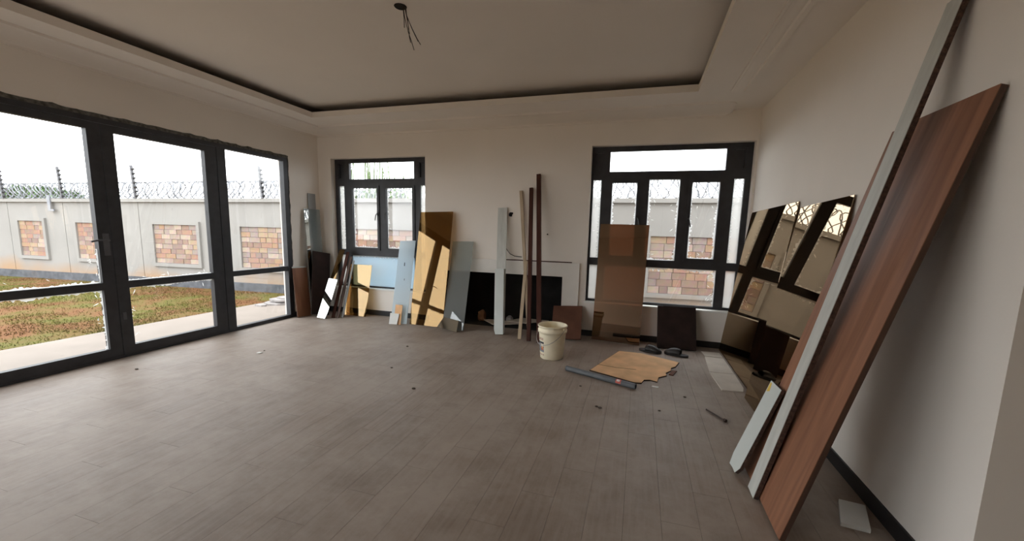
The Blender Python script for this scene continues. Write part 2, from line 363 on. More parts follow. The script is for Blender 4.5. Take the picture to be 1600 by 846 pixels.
# skirting
bm = bmesh.new(); box(bm, 0.0, 2.13, -0.012, 0.0, 0.0, 0.085); box(bm, 4.60, W, -0.012, 0.0, 0.0, 0.085); struct('baseboard_back', bm, 'black_skirting')
struct('baseboard_right', bx(W-0.012, W, YR, -0.012, 0, 0.09), 'black_skirting')
struct('baseboard_left', bx(0, 0.012, -0.63, -0.012, 0, 0.085), 'black_skirting')

# ceiling: soffit ring round a raised tray with a shadow slot
TX0, TX1, TY0, TY1 = 0.67, 5.88, -5.6, -0.80
ceil = struct('ceiling', bx(TX0-0.34, TX1+0.34, TY0-0.34, TY1+0.34, UPZ, UPZ+0.05), 'ceiling_paint')
bm = bmesh.new()
box(bm, 0, TX0, YF, 0, SOF, SOF+0.02); box(bm, TX1, XE, YF, 0, SOF, SOF+0.02); box(bm, TX0, TX1, TY1, 0, SOF, SOF+0.02); box(bm, TX0, TX1, YF, TY0, SOF, SOF+0.02)
struct('soffit', bm, 'ceiling_paint', ceil)
bm = bmesh.new(); t = 0.02
box(bm, TX0-t, TX0, TY0-t, TY1+t, SOF+0.02, LIP); box(bm, TX1, TX1+t, TY0-t, TY1+t, SOF+0.02, LIP); box(bm, TX0, TX1, TY1, TY1+t, SOF+0.02, LIP); box(bm, TX0, TX1, TY0-t, TY0, SOF+0.02, LIP)
struct('tray_lip', bm, 'ceiling_paint', ceil)
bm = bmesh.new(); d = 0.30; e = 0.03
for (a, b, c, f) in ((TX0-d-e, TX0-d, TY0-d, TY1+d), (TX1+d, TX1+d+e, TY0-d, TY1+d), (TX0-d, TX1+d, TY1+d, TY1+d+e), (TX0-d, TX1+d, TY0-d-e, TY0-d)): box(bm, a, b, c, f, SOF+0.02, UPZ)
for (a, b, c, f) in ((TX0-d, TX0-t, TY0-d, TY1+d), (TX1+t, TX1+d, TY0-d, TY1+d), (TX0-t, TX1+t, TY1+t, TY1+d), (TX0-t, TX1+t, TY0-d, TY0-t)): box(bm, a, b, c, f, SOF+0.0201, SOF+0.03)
struct('light_cove', bm, 'cove_shade', ceil)
def cornice(name, prof, p0, p1, outdir, mat='ceiling_paint', endround=False):
    """prof: (distance from wall, z) polygon swept from p0 to p1"""
    bm = bmesh.new(); rings = []
    P0, P1, o = Vector(p0), Vector(p1), Vector(outdir)
    ts = [0, 1] if not endround else [0, 0.985, 0.993, 0.998, 1.0]; sc = [1, 1] if not endround else [1, 1, 0.8, 0.5, 0.1]
    for tt, s in zip(ts, sc):
        rings.append([bm.verts.new(P0.lerp(P1, tt) + o*(a*(0.5+0.5*s)) + Vector((0, 0, SOF+(z-SOF)*s))) for a, z in prof])
    n = len(prof)
    for a, b in zip(rings, rings[1:]):
        for k in range(n): bm.faces.new((a[k], a[(k+1) % n], b[(k+1) % n], b[k]))
    bm.faces.new(rings[0]); bm.faces.new(rings[-1][::-1])
    return struct(name, bm, mat)
prof = [(0, SOF), (0, 2.985), (0.018, 2.985), (0.020, 3.005), (0.035, 3.012), (0.12, 3.028), (0.22, 3.042), (0.31, 3.050), (0.335, 3.044), (0.375, 3.044), (0.38, SOF)]
cornice('trim_1', prof, (0, YF, 0), (0, 0, 0), (1, 0, 0))
cornice('trim_2', prof, (0, 0, 0), (6.38, 0, 0), (0, -1, 0), endround=True)
mprof = [(0, SOF), (0, SOF-0.012), (0.02, SOF-0.016), (0.028, SOF-0.006), (0.06, SOF-0.010), (0.10, SOF-0.010), (0.125, SOF-0.006), (0.135, SOF-0.02), (0.17, SOF-0.022), (0.175, SOF)]
cornice('trim_3', mprof, (6.21, YF, 0), (6.21, -0.75, 0), (1, 0, 0))

# ------------------------------------------------------------------ glazing
def film(parent, plane, off, a0, a1, z0, z1, edges, depth=0.060, step=0.014, name='film_residue'):
    """torn strips of white protective film left along the pane's edges"""
    bm = bmesh.new()
    def P(a, z): return (a, off, z) if plane == 'y' else (off, a, z)
    for e in edges:
        L = (z1-z0) if e in 'LR' else (a1-a0)
        n = max(4, int(L/step)); prev = None; ph = random.random()*50
        for k in range(n+1):
            s = k/n
            env = 0.35 + 0.9*max(0.0, noise.noise((ph+s*L*4, e.__hash__() % 7, 0))+0.25)
            w = depth*env*(0.25+0.75*random.random()**1.5); js = s + (random.random()-0.5)*0.6/n
            js = min(1, max(0, js))
            if e == 'L': o, i_ = P(a0, z0+s*L), P(a0+w, z0+js*L)
            elif e == 'R': o, i_ = P(a1, z0+s*L), P(a1-w, z0+js*L)
            elif e == 'T': o, i_ = P(a0+s*L, z1), P(a0+js*L, z1-w)
            else: o, i_ = P(a0+s*L, z0), P(a0+js*L, z0+w)
            cur = (bm.verts.new(o), bm.verts.new(i_))
            if prev: bm.faces.new((prev[0], cur[0], cur[1], prev[1]))
            prev = cur
    # a few scattered shreds
    for k in range(int(len(edges)*4)):
        a, z = random.uniform(a0, a1), random.uniform(z0, z1); e = random.choice(edges)
        if e == 'L': a = a0+depth*random.uniform(.5, 1.6)
        if e == 'R': a = a1-depth*random.uniform(.5, 1.6)
        if e == 'T': z = z1-depth*random.uniform(.5, 1.6)
        if e == 'B': z = z0+depth*random.uniform(.5, 1.6)
        ang = random.uniform(0, 3.1); l = random.uniform(.012, .035); c, s_ = math.cos(ang)*l, math.sin(ang)*l
        vs_ = [bm.verts.new(P(a+p, z+q)) for p, q in ((-c, -s_), (c*.2-s_*.15, s_*.2+c*.15), (c, s_), (c*.2+s_*.15, s_*.2-c*.15))]
        bm.faces.new(vs_)
    return obj(name, bm, 'film_white', parent)

def lever(bm, px, py, pz, d, ln=0.11):
    box(bm, px-0.011, px+0.011, py-0.012, py, pz-0.035, pz+0.035)
    tube(bm, [(px, py-0.01, pz), (px, py-0.035, pz), (px+d*0.012, py-0.042, pz-0.02), (px+d*0.03, py-0.042, pz-ln)], 0.008, 6)

def window(name, hole, cols, sashes, rows, mainx, lowmat, filmspec, handles, lowfilm):
    """hole = wall opening; cols = glazed columns (x0, x1) between the transoms; sashes = indexes of opening sashes"""
    root = empty(name, ((hole[0]+hole[1])/2, 0.13, hole[2])); root['kind'] = 'structure'
    off = Vector(root.location)
    kids = []
    x0, x1, z0, z1 = hole; yf, yb = 0.10, 0.155
    zb, zl1, zm0, zm1, zt0, zt1 = rows       # bottom glass, lower glass top, middle glass bottom/top, top glass bottom/top
    bm = bmesh.new()
    box(bm, x0, x1, yf, yb, z0, zb); box(bm, x0, x1, yf, yb, zl1, zm0); box(bm, x0, x1, yf, yb, zm1, zt0); box(bm, x0, x1, yf, yb, zt1, z1)
    xs = [x0] + [v for c in cols for v in c] + [x1]
    for k in range(0, len(xs), 2): box(bm, xs[k], xs[k+1], yf, yb, zm0, zm1)
    L, R = cols[0], cols[-1]
    for (a, b) in ((x0, L[0]), (L[1], mainx[0]), (mainx[1], R[0]), (R[1], x1)): box(bm, a, b, yf, yb, zb, zl1)
    for (a, b) in ((x0, L[0]), (L[1]+0.03, mainx[0]), (mainx[1], R[0]-0.03), (R[1], x1)): box(bm, a, b, yf, yb, zt0, zt1)
    fr = obj('frame', bm, 'frame_charcoal', root)
    def pane(nm, a, b, c, d, mat='pane_clear', y=0.128, par=root):
        return obj(nm, bx(a, b, y, y+0.005, c, d), mat, par)
    for k, (a, b) in enumerate(((L[0], L[1]+0.03), (R[0]-0.03, R[1]))):
        ip = obj('infill_panel', bx(a, b, 0.135, 0.145, zt0, zt1), 'frame_charcoal', root)
        bm = bmesh.new()
        for q in ((a, a+0.018, zt0, zt1), (b-0.018, b, zt0, zt1), (a+0.018, b-0.018, zt0, zt0+0.018), (a+0.018, b-0.018, zt1-0.018, zt1)): box(bm, q[0], q[1], 0.108, 0.135, q[2], q[3])
        obj('infill_bead', bm, 'frame_charcoal', ip)
    tp = pane('pane', mainx[0], mainx[1], zt0, zt1)
    for k, (a, b) in enumerate(cols):
        if k in sashes:
            s = 0.042
            bm = bmesh.new()
            for q in ((a, a+s, zm0, zm1), (b-s, b, zm0, zm1), (a+s, b-s, zm0, zm0+s), (a+s, b-s, zm1-s, zm1)): box(bm, q[0], q[1], 0.085, 0.145, q[2], q[3])
            sa = obj('sash', bm, 'frame_charcoal', root)
            p_ = pane('pane', a+s, b-s, zm0+s, zm1-s, par=sa)
            if k in filmspec: film(sa, 'y', 0.1265, a+s, b-s, zm0+s, zm1-s, filmspec[k])
            hx, dd = handles[k]
            bm = bmesh.new(); lever(bm, hx, 0.085, 1.72, dd); obj('handle', bm, 'black_plastic', sa)
        else:
            side = k in (0, len(cols)-1)
            p_ = pane('pane', a, b, zm0, zm1, 'pane_dusty' if side else 'pane_clear')
            if k in filmspec: film(root, 'y', 0.1265, a, b, zm0, zm1, filmspec[k])
            if side: pane('pane', a, b, zb, zl1, 'pane_dusty')
    pane('pane', mainx[0], mainx[1], zb, zl1, lowmat)
    if lowfilm: film(root, 'y', 0.1265, mainx[0], mainx[1], zb, zl1, lowfilm, 0.06)
    obj('sill', bbx(x0-0.012 if name == 'window_2' else x0, x1, -0.018, 0.10, z0-0.022, z0+0.001, 0.003), 'sill_white', root)
    # keep the parts where they were built although the root stands at the window
    for c in root.children: c.matrix_parent_inverse = Matrix.Translation(-off)
    return root
window('window_1', W1, [(0.33, 0.44), (0.565, 1.14), (1.235, 1.815), (1.91, 2.01)], (1, 2), (0.48, 1.005, 1.105, 2.19, 2.30, 2.57), (0.55, 1.80), 'pane_blue_film',
       {0: 'LR', 1: 'LRB', 2: 'LRB', 3: 'L'}, {1: (1.115, -1), 2: (1.262, 1)}, 'T')
window('window_2', W2, [(4.685, 4.80), (4.91, 5.33), (5.445, 5.84), (5.95, 6.37), (6.49, 6.61)], (1, 3), (0.54, 1.04, 1.145, 2.242, 2.352, 2.625), (4.905, 6.375), 'pane_clear',
       {0: 'R', 1: 'LR', 2: 'LRBT', 3: 'LRB', 4: 'L'}, {1: (5.31, 1), 3: (5.972, 1)}, 'TR')

def make_doors():
    root = empty('door_1', (0, -2.94, 0)); root['kind'] = 'structure'
    par = Matrix.Translation(-Vector(root.location))
    xo0, xo1 = -0.085, 0.0
    bm = bmesh.new()
    ZT = 2.54
    box(bm, xo0, xo1, DR[0], DR[1], 2.485, ZT)
    for (a, b) in ((DR[0], -5.17), (-4.25, -4.13), (-1.75, -1.635), (-0.715, DR[1])): box(bm, xo0, xo1, a, b, 0.0, 2.485)
    for (a, b) in ((-5.17, -4.25), (-1.635, -0.715)):
        box(bm, xo0, xo1, a, b, 0.0, 0.05); box(bm, xo0, xo1-0.01, a, b, 0.768, 0.842)
    box(bm, xo0, xo1, -4.13, -1.75, 0.0, 0.018)
    fr = obj('frame', bm, 'frame_charcoal', root)
    # ragged filler between frame and plaster
    bm = bmesh.new(); n = 110; prev = None
    for k in range(n+1):
        y = DR[0]+(DR[1]-DR[0])*k/n; z = 2.572+0.016*noise.noise((y*9, 0, 0))+0.006*random.random()
        xx = 0.002+0.006*random.random()
        cur = [bm.verts.new(c) for c in ((-0.05, y, ZT-0.004), (xx, y, ZT-0.004), (xx-0.002, y, z), (-0.05, y, z))]
        if prev:
            for q in range(4): bm.faces.new((prev[q], prev[(q+1) % 4], cur[(q+1) % 4], cur[q]))
        else: bm.faces.new(cur)
        prev = cur
    bm.faces.new(prev[::-1]); obj('filler', bm, 'foam_filler', root)
    bm = bmesh.new(); prev = None
    for k in range(70):
        z = 0.85+1.72*k/69; y = DR[1]+0.004+0.012*noise.noise((3, z*8, 0))+0.005*random.random()
        cur = [bm.verts.new(c) for c in ((-0.05, DR[1]-0.006, z), (0.004, DR[1]-0.006, z), (0.003, y, z), (-0.05, y, z))]
        if prev:
            for q in range(4): bm.faces.new((prev[q], prev[(q+1) % 4], cur[(q+1) % 4], cur[q]))
        else: bm.faces.new(cur)
        prev = cur
    bm.faces.new(prev[::-1]); obj('filler', bm, 'foam_filler', root)
    def pane(a, b, c, d, parent): return obj('pane', bx(-0.046, -0.040, a, b, c, d), 'pane_clear', parent)
    for (a, b) in ((-5.17, -4.25), (-1.635, -0.715)):
        pane(a, b, 0.05, 0.768, root); pane(a, b, 0.842, 2.485, root)
    for (a, b, h) in ((-4.125, -2.945, 1), (-2.94, -1.755, 0)):
        bm = bmesh.new(); x0, x1 = -0.07, -0.004
        pl, pr = (a+0.125, b-0.108) if h else (a+0.11, b-0.148)
        for q in ((a, pl), (pr, b)): box(bm, x0, x1, q[0], q[1], 0.02, 2.48)
        for q in ((0.02, 0.124), (0.766, 0.844), (2.412, 2.48)): box(bm, x0, x1, pl, pr, q[0], q[1])
        leaf = obj('door_leaf', bm, 'frame_charcoal', root)
        pane(pl, pr, 0.124, 0.766, leaf); pane(pl, pr, 0.844, 2.412, leaf)
        if h:
            film(leaf, 'x', -0.0385, pl, pr, 0.124, 0.766, 'RT', 0.05); film(leaf, 'x', -0.0385, pl, pr, 0.844, 1.2, 'RB', 0.05)
            bm = bmesh.new(); box(bm, -0.004, 0.006, -3.015, -2.965, 1.13, 1.36)
            tube(bm, [(0.006, -2.99, 1.29), (0.05, -2.99, 1.29), (0.06, -3.01, 1.292), (0.06, -3.08, 1.295), (0.055, -3.14, 1.28)], 0.010, 8)
            tube(bm, [(0.005, -2.985, 1.19), (0.016, -2.985, 1.19)], 0.014, 8)
            obj('handle', bm, 'post_grey', leaf)
        else:
            film(leaf, 'x', -0.0385, pl, pr, 0.124, 0.766, 'LT', 0.04); film(leaf, 'x', -0.0385, pl, pr, 0.844, 1.0, 'B', 0.03)
            bm = bmesh.new(); box(bm, -0.004, 0.004, -2.915, -2.885, 0.42, 0.50); obj('bolt', bm, 'post_grey', leaf)
    for c in root.children: c.matrix_parent_inverse = par
    return root
make_doors()

# unseen windows added behind the camera to bring more daylight in
def added_light_window(name, plane, a0, a1, z0, z1, at, nm):
    root = empty(name, (0, 0, 0)); root['kind'] = 'structure'
    bm = bmesh.new(); w = 0.07
    def B(p, q, r, s): box(bm, p, q, at, at+0.06, r, s) if plane == 'y' else box(bm, at, at+0.06, p, q, r, s)
    B(a0, a0+w, z0, z1); B(a1-w, a1, z0, z1); B(a0+w, a1-w, z0, z0+w); B(a0+w, a1-w, z1-w, z1)
    m = (a0+a1)/2; B(m-0.05, m+0.05, z0+w, z1-w)
    obj('frame', bm, 'frame_charcoal', root)
    for (p, q) in ((a0+w, m-0.05), (m+0.05, a1-w)):
        g = bx(p, q, at+0.02, at+0.026, z0+w, z1-w) if plane == 'y' else bx(at+0.02, at+0.026, p, q, z0+w, z1-w)
        obj('pane', g, 'pane_clear', root)
added_light_window('added_light_window_front', 'y', 0.2, 1.75, 0.02, 2.75, YF-0.12, '')
added_light_window('added_light_window_left', 'x', -8.3, -5.7, 0.02, 2.575, -0.1, '')

# ------------------------------------------------------------------ fireplace
fp = empty('fireplace', (3.36, 0, 0)); tag(fp, 'wide fireplace with plain white surround and black opening between the windows', 'fireplace')
inv = Matrix.Translation((-3.36, 0, 0))
def fpart(name, bm, mat):
    o = obj(name, bm, mat, fp); o.matrix_parent_inverse = inv; return o
bm = bmesh.new(); box(bm, 2.17, 4.55, -0.035, -0.001, 0.85, 1.055); box(bm, 2.17, 2.40, -0.035, -0.001, 0.0, 0.85); box(bm, 4.32, 4.55, -0.035, -0.001, 0.0, 0.85)
fpart('surround', bm, 'mantel_white')
fpart('surround_edge', bbx(4.55, 4.562, -0.04, -0.001, 0.0, 1.06, 0.002), 'sill_white')
bm = bmesh.new()
box(bm, 2.36, 2.40, 0.2, 0.75, 0.0, 0.95); box(bm, 4.32, 4.36, 0.2, 0.75, 0, 0.95); box(bm, 2.36, 4.36, 0.75, 0.79, 0, 0.95); box(bm, 2.40, 4.32, 0.2, 0.75, 0.87, 0.95)
fpart('firebox', bm, 'soot')
bm = bmesh.new(); box(bm, 2.405, 4.315, 0.0, 0.75, -0.012, 0.003); fpart('hearth', bm, 'soot')
bm = bmesh.new()
for (a, b) in ((2.4001, 2.412), (4.308, 4.3199)): box(bm, a, b, 0.0, 0.2, 0.003, 0.849)
box(bm, 2.412, 4.308, 0.0, 0.2, 0.838, 0.849); fpart('opening_lining', bm, 'soot')

def flat_poly(name, pts, z, t, mat, label, cat, group=None, tilt=None, warp=0.0, edge=None):
    c = Vector((sum(p[0] for p in pts)/len(pts), sum(p[1] for p in pts)/len(pts), 0))
    lp = [(p[0]-c.x, p[1]-c.y) for p in pts]
    bm = bmesh.new(); prism(bm, lp, 0, t)
    o = obj(name, bm, mat); o.location = (c.x, c.y, z)
    if tilt: o.rotation_euler = tilt
    return tag(o, label, cat, group)
flat_poly('board_offcut', [(3.02, 0.18), (3.24, -0.02), (3.30, -0.03), (3.62, 0.18), (3.55, 0.26), (3.1, 0.24)], 0.035, 0.012, 'pale_card', 'pale broken board lying in the hearth behind the two-part pale board', 'board', tilt=(0.03, 0.02, 0))
flat_poly('board_offcut', [(3.40, 0.20), (3.75, 0.14), (4.05, 0.40), (3.6, 0.46)], 0.06, 0.012, 'pale_card', 'pale board lying deeper in the hearth behind the dark poles', 'board', tilt=(0.03, -0.02, 0))
def rock(name, c, r, mat, label, cat, seed, group=None, sq=(1, 1, 1)):
    bm = bmesh.new(); bmesh.ops.create_icosphere(bm, subdivisions=2, radius=r)
    for v in bm.verts:
        f = 1+0.35*noise.noise(v.co/r*1.3+Vector((seed*3.1, 0, 0)))
        v.co = Vector((v.co.x*f*sq[0], v.co.y*f*sq[1], v.co.z*f*sq[2]))
    zmin = min(v.co.z for v in bm.verts)
    for v in bm.verts: v.co.z -= zmin
    o = obj(name, bm, mat); o.location = c; return tag(o, label, cat, group)
rock('rubble_stone', (2.96, 0.25, 0.004), 0.075, 'ember_stone', 'reddish lump of rubble at the left of the hearth', 'stone', 1, sq=(1, 1, 1.3))
rock('rubble_stone', (3.40, 0.36, 0.004), 0.06, 'rubble_stone', 'small grey lump of rubble deep in the hearth', 'stone', 5)
tag(obj('wooden_strip', bbx(3.36, 4.45, -0.034, -0.020, 1.056, 1.070, 0.002), 'pole_dark'), 'thin dark strip lying on top of the fireplace surround', 'strip')

# wall box hole, cable, screw
bm = bmesh.new(); prism(bm, [(-0.03, -0.02), (-0.01, -0.032), (0.018, -0.03), (0.02, 0.0), (0.034, 0.004), (0.03, 0.03), (-0.012, 0.032), (-0.03, 0.012)], 0, 0.012)
o = obj('socket_box', bm, 'soot'); o.location = (3.50, -0.001, 1.74); o.rotation_euler = (math.pi/2, 0, 0); tag(o, 'small dark broken socket box in wall beside tall pale board', 'socket box')
bm = bmesh.new(); tube(bm, [(3.415, -0.004, 1.275), (3.45, -0.016, 1.215), (3.51, -0.022, 1.15), (3.58, -0.02, 1.12), (3.64, -0.012, 1.113), (3.685, -0.004, 1.112)], 0.006, 6)
tag(obj('cable', bm, 'copper_wire'), 'thin dark cable curving out of the wall above the fireplace', 'cable')
bm = bmesh.new(); tube(bm, [(4.07, -0.001, 1.46), (4.07, -0.014, 1.46)], 0.011, 8); tag(obj('wall_screw', bm, 'soot'), 'small dark screw plug in the white wall above fireplace', 'screw')

# ------------------------------------------------------------------ leaning sheets and boards
def lean_matrix(B, T, wd, w, t):
    B, T, wd = Vector(B), Vector(T), Vector(wd)
    u = T-B; h = u.length; u.normalize(); wd = (wd-u*wd.dot(u)).normalized(); n = wd.cross(u)
    zmin = min((B+wd*a-n*b).z for a in (0, w) for b in (0, t))
    B = B+Vector((0, 0, 0.0008-zmin))
    return Matrix(((wd.x, u.x, n.x, B.x), (wd.y, u.y, n.y, B.y), (wd.z, u.z, n.z, B.z), (0, 0, 0, 1))), h
def lean(name, B, T, w, t, mat, label, cat, wd=(1, 0, 0), group=None, cut=None, edge=None, holes=None):
    """a sheet with its bottom-left corner at B and top-left corner at T; cut = outline in (0..w, 0..h)"""
    mw, h = lean_matrix(B, T, wd, w, t)
    bm = bmesh.new()
    pts = cut(w, h) if cut else [(0, 0), (w, 0), (w, h), (0, h)]
    if edge:
        root = empty(name, mw=mw); tag(root, label, cat, group)
        prism(bm, pts, -t*0.12, 0.0); obj('face', bm, mat, root)
        bm = bmesh.new(); prism(bm, pts, -t, -t*0.12); obj('core', bm, edge, root)
        return root, h
    prism(bm, pts, -t, 0.0)
    bmesh.ops.bevel(bm, geom=bm.edges[:], offset=min(0.0012, t*0.2), segments=1, affect='EDGES')
    o = obj(name, bm, mat); o.matrix_world = mw; tag(o, label, cat, group)
    return o, h
BK, RW, LW = (1, 0, 0), (0, -1, 0), (0, 1, 0)
# left corner
lean('panel_strip', (0.085, -0.31, 0), (0.018, -0.27, 2.03), 0.16, 0.012, 'grey_laminate', 'narrow grey strip, tallest piece leaning in the left corner', 'strip', LW)
lean('glass_strip', (0.15, -0.43, 0), (0.040, -0.39, 1.77), 0.31, 0.008, 'glass_clear_grey', 'grey glass strip leaning in the left corner behind dark brown board', 'glass sheet', (0.1, 1, 0))
lean('mirror_strip', (0.175, -0.445, 0), (0.052, -0.40, 1.74), 0.07, 0.006, 'mirror_silver', 'slim shiny mirror strip at left edge of grey corner glass', 'mirror strip', (0.1, 1, 0))
lean('leaning_board', (0.30, -0.60, 0), (0.135, -0.335, 1.02), 0.30, 0.018, 'dark_panel', 'dark brown board leaning across the left corner', 'board', (0.30, 0.94, 0))
r, h = lean('leaning_board', (0.125, -0.70, 0), (0.032, -0.67, 0.80), 0.255, 0.018, 'board_brown', 'brown board with white top edge leaning beside the glass doors', 'board', (0.12, 1, 0), edge='chip_core')
obj('top_edge', bx(0, 0.255, h, h+0.022, -0.018, 0.0), 'white_laminate', r)
# strips below the small window
lean('bronze_strip', (0.385, -0.56, 0), (0.455, -0.075, 1.10), 0.105, 0.006, 'glass_bronze', 'tall brown glass strip leaning behind the mirror offcut near left corner', 'glass strip')
lean('mirror_offcut', (0.415, -0.605, 0), (0.455, -0.355, 0.62), 0.165, 0.005, 'mirror_silver', 'bright mirror offcut leaning on strips beside the small window', 'mirror', (1, 0.12, 0))
lean('wooden_strip', (0.595, -0.49, 0), (0.565, -0.045, 1.06), 0.055, 0.016, 'pole_dark', 'first dark wooden strip right of the bright mirror offcut', 'strip')
lean('wooden_strip', (0.665, -0.46, 0), (0.628, -0.045, 0.98), 0.05, 0.016, 'board_edge', 'second dark wooden strip right of the bright mirror offcut', 'strip')
lean('wooden_strip', (0.725, -0.41, 0), (0.685, -0.045, 0.92), 0.035, 0.014, 'grey_laminate', 'thin grey strip beside the tan bronze glass under small window', 'strip')
lean('bronze_sheet', (0.62, -0.21, 0), (0.625, -0.02, 0.855), 0.43, 0.006, 'glass_bronze_light', 'tan bronze glass sheet leaning under the small window', 'glass sheet', BK)
# right of the small window
fs_, _h = lean('frosted_sheet', (1.685, -0.44, 0), (1.625, -0.05, 1.285), 0.285, 0.008, 'glass_frosted', 'pale blue frosted glass sheet leaning beside tall bronze sheet', 'glass sheet')
bm = bmesh.new(); prism(bm, [(0.125, 0.93), (0.14, 0.92), (0.137, 0.98), (0.125, 0.985)], 0.0, 0.001); obj('mark', bm, 'soot', fs_)
bm = bmesh.new(); prism(bm, [(0.155, 0.69), (0.163, 0.69), (0.163, 0.72), (0.155, 0.72)], 0.0, 0.001); obj('mark', bm, 'soot', fs_)
lean('tile_offcut', (1.695, -0.50, 0), (1.69, -0.455, 0.17), 0.165, 0.012, 'white_tile', 'small white offcut standing at the foot of the frosted sheet', 'offcut', cut=lambda w, h: [(0, 0), (w*.88, 0), (w, h*.95), (w*.02, h)])
lean('tan_reflection_piece', (1.765, -0.478, 0), (1.76, -0.405, 0.30), 0.125, 0.005, 'cardboard', 'tan painted reflection behind the white offcut on frosted sheet', 'card')  # tan piece stands in for a reflection on the frosted sheet
lean('bronze_sheet', (1.985, -0.375, 0), (1.985, -0.02, 1.755), 0.605, 0.008, 'glass_bronze', 'tall golden brown glass sheet leaning left of the fireplace', 'glass sheet', (1, -0.10, 0))
lean('clear_sheet', (2.60, -0.465, 0), (2.575, -0.055, 1.31), 0.345, 0.008, 'glass_clear_grey', 'clear glass sheet leaning over left end of fireplace opening', 'glass sheet')
lean('mirror_offcut', (2.56, -0.555, 0), (2.585, -0.475, 0.15), 0.33, 0.005, 'mirror_silver', 'low bright mirror offcut at the foot of the clear sheet', 'mirror', (1, 0.04, 0), cut=lambda w, h: [(0, 0), (w, 0), (w*.9, h), (w*.15, h)])
# in front of the fireplace
lean('pale_board', (3.42, -0.40, 0), (3.30, -0.022, 1.83), 0.145, 0.014, 'dusty_laminate', 'tall dusty pale board leaning on wall above the fireplace', 'board')
lean('pale_board', (3.43, -0.465, 0), (3.352, -0.255, 0.93), 0.140, 0.014, 'white_laminate', 'shorter clean pale board stood in front of tall dusty one', 'board', cut=lambda w, h: [(w*.13, 0), (w, 0), (w, h), (0, h), (0, h*.07)])
lean('wooden_batten', (3.845, -0.17, 0), (3.63, -0.035, 2.08), 0.045, 0.03, 'batten_pale', 'tall pale wooden batten leaning left of the dark poles', 'batten')
lean('wooden_batten', (3.825, -0.59, 0), (3.775, -0.16, 1.06), 0.048, 0.02, 'batten_pale', 'short pale batten standing in front of the fireplace opening', 'batten')
lean('wooden_pole', (3.975, -0.66, 0), (3.79, -0.065, 2.11), 0.052, 0.045, 'pole_dark', 'shorter of two dark red poles leaning before the fireplace', 'pole')
lean('wooden_pole', (4.125, -0.70, 0), (3.89, -0.065, 2.30), 0.06, 0.048, 'pole_dark', 'taller of two dark red poles leaning before the fireplace', 'pole')
o, h = lean('leaning_board', (4.255, -0.40, 0), (4.215, -0.075, 0.41), 0.42, 0.018, 'brown_ply', 'small reddish brown board leaning on fireplace behind the bucket', 'board')
# large window
lean('bronze_sheet', (4.80, -0.185, 0), (4.83, -0.03, 1.62), 0.655, 0.008, 'glass_bronze_dark', 'dark brown glass sheet standing in front of the large window', 'glass sheet', (1, -0.12, 0))
lean('leaning_board', (5.675, -0.315, 0), (5.66, -0.05, 0.52), 0.485, 0.018, 'dark_panel', 'blackish board leaning under the large window behind shoes', 'board', (1, 0.0, 0))
# right wall
lean('bronze_mirror', (6.465, -0.075, 0), (6.695, -0.05, 1.80), 1.57, 0.006, 'glass_bronze_mirror', 'wide bronze mirror sheet leaning on right wall next to large window', 'mirror', RW, cut=lambda w, h: [(0, 0), (w, 0), (w, h), (0.02, h), (0, h-0.03)])
lean('bronze_mirror', (6.40, -1.74, 0), (6.69, -1.69, 1.765), 0.91, 0.006, 'glass_bronze_mirror', 'bronze mirror sheet on right wall next to the large brown board', 'mirror', RW)
lean('faced_strip', (6.085, -3.25, 0), (6.665, -3.295, 2.59), 0.115, 0.028, 'dusty_laminate', 'longest white-faced strip leaning on right wall, reaching almost the ceiling', 'strip', RW, edge='chip_core')
lean('wardrobe_board', (6.118, -3.0, 0), (6.678, -2.975, 2.105), 0.695, 0.026, 'board_brown', 'large brown woodgrain board leaning on right wall behind long white-faced strip', 'board', RW, edge='board_edge', cut=lambda w, h: [(0, 0), (w, 0), (w, h), (0.05, h), (0.04, h-0.012), (0, h-0.014)])
def chipped(w, h):
    return [(w*.12, 0.0), (w*.5, 0.004), (w*.8, 0.0), (w, 0.05), (w, h*.985), (0, h), (0, 0.07)]
r, h = lean('faced_strip', (6.03, -2.99, 0), (6.238, -2.94, 0.575), 0.185, 0.022, 'white_laminate', 'short white-faced board with yellow sticker leaning on large brown board', 'board', RW, edge='chip_core', cut=chipped)
bm = bmesh.new(); prism(bm, [(0.012, h-0.075), (0.05, h-0.062), (0.03, h-0.012), (0.008, h-0.010)], 0.0, 0.0012); obj('sticker', bm, 'sticker_yellow', r)

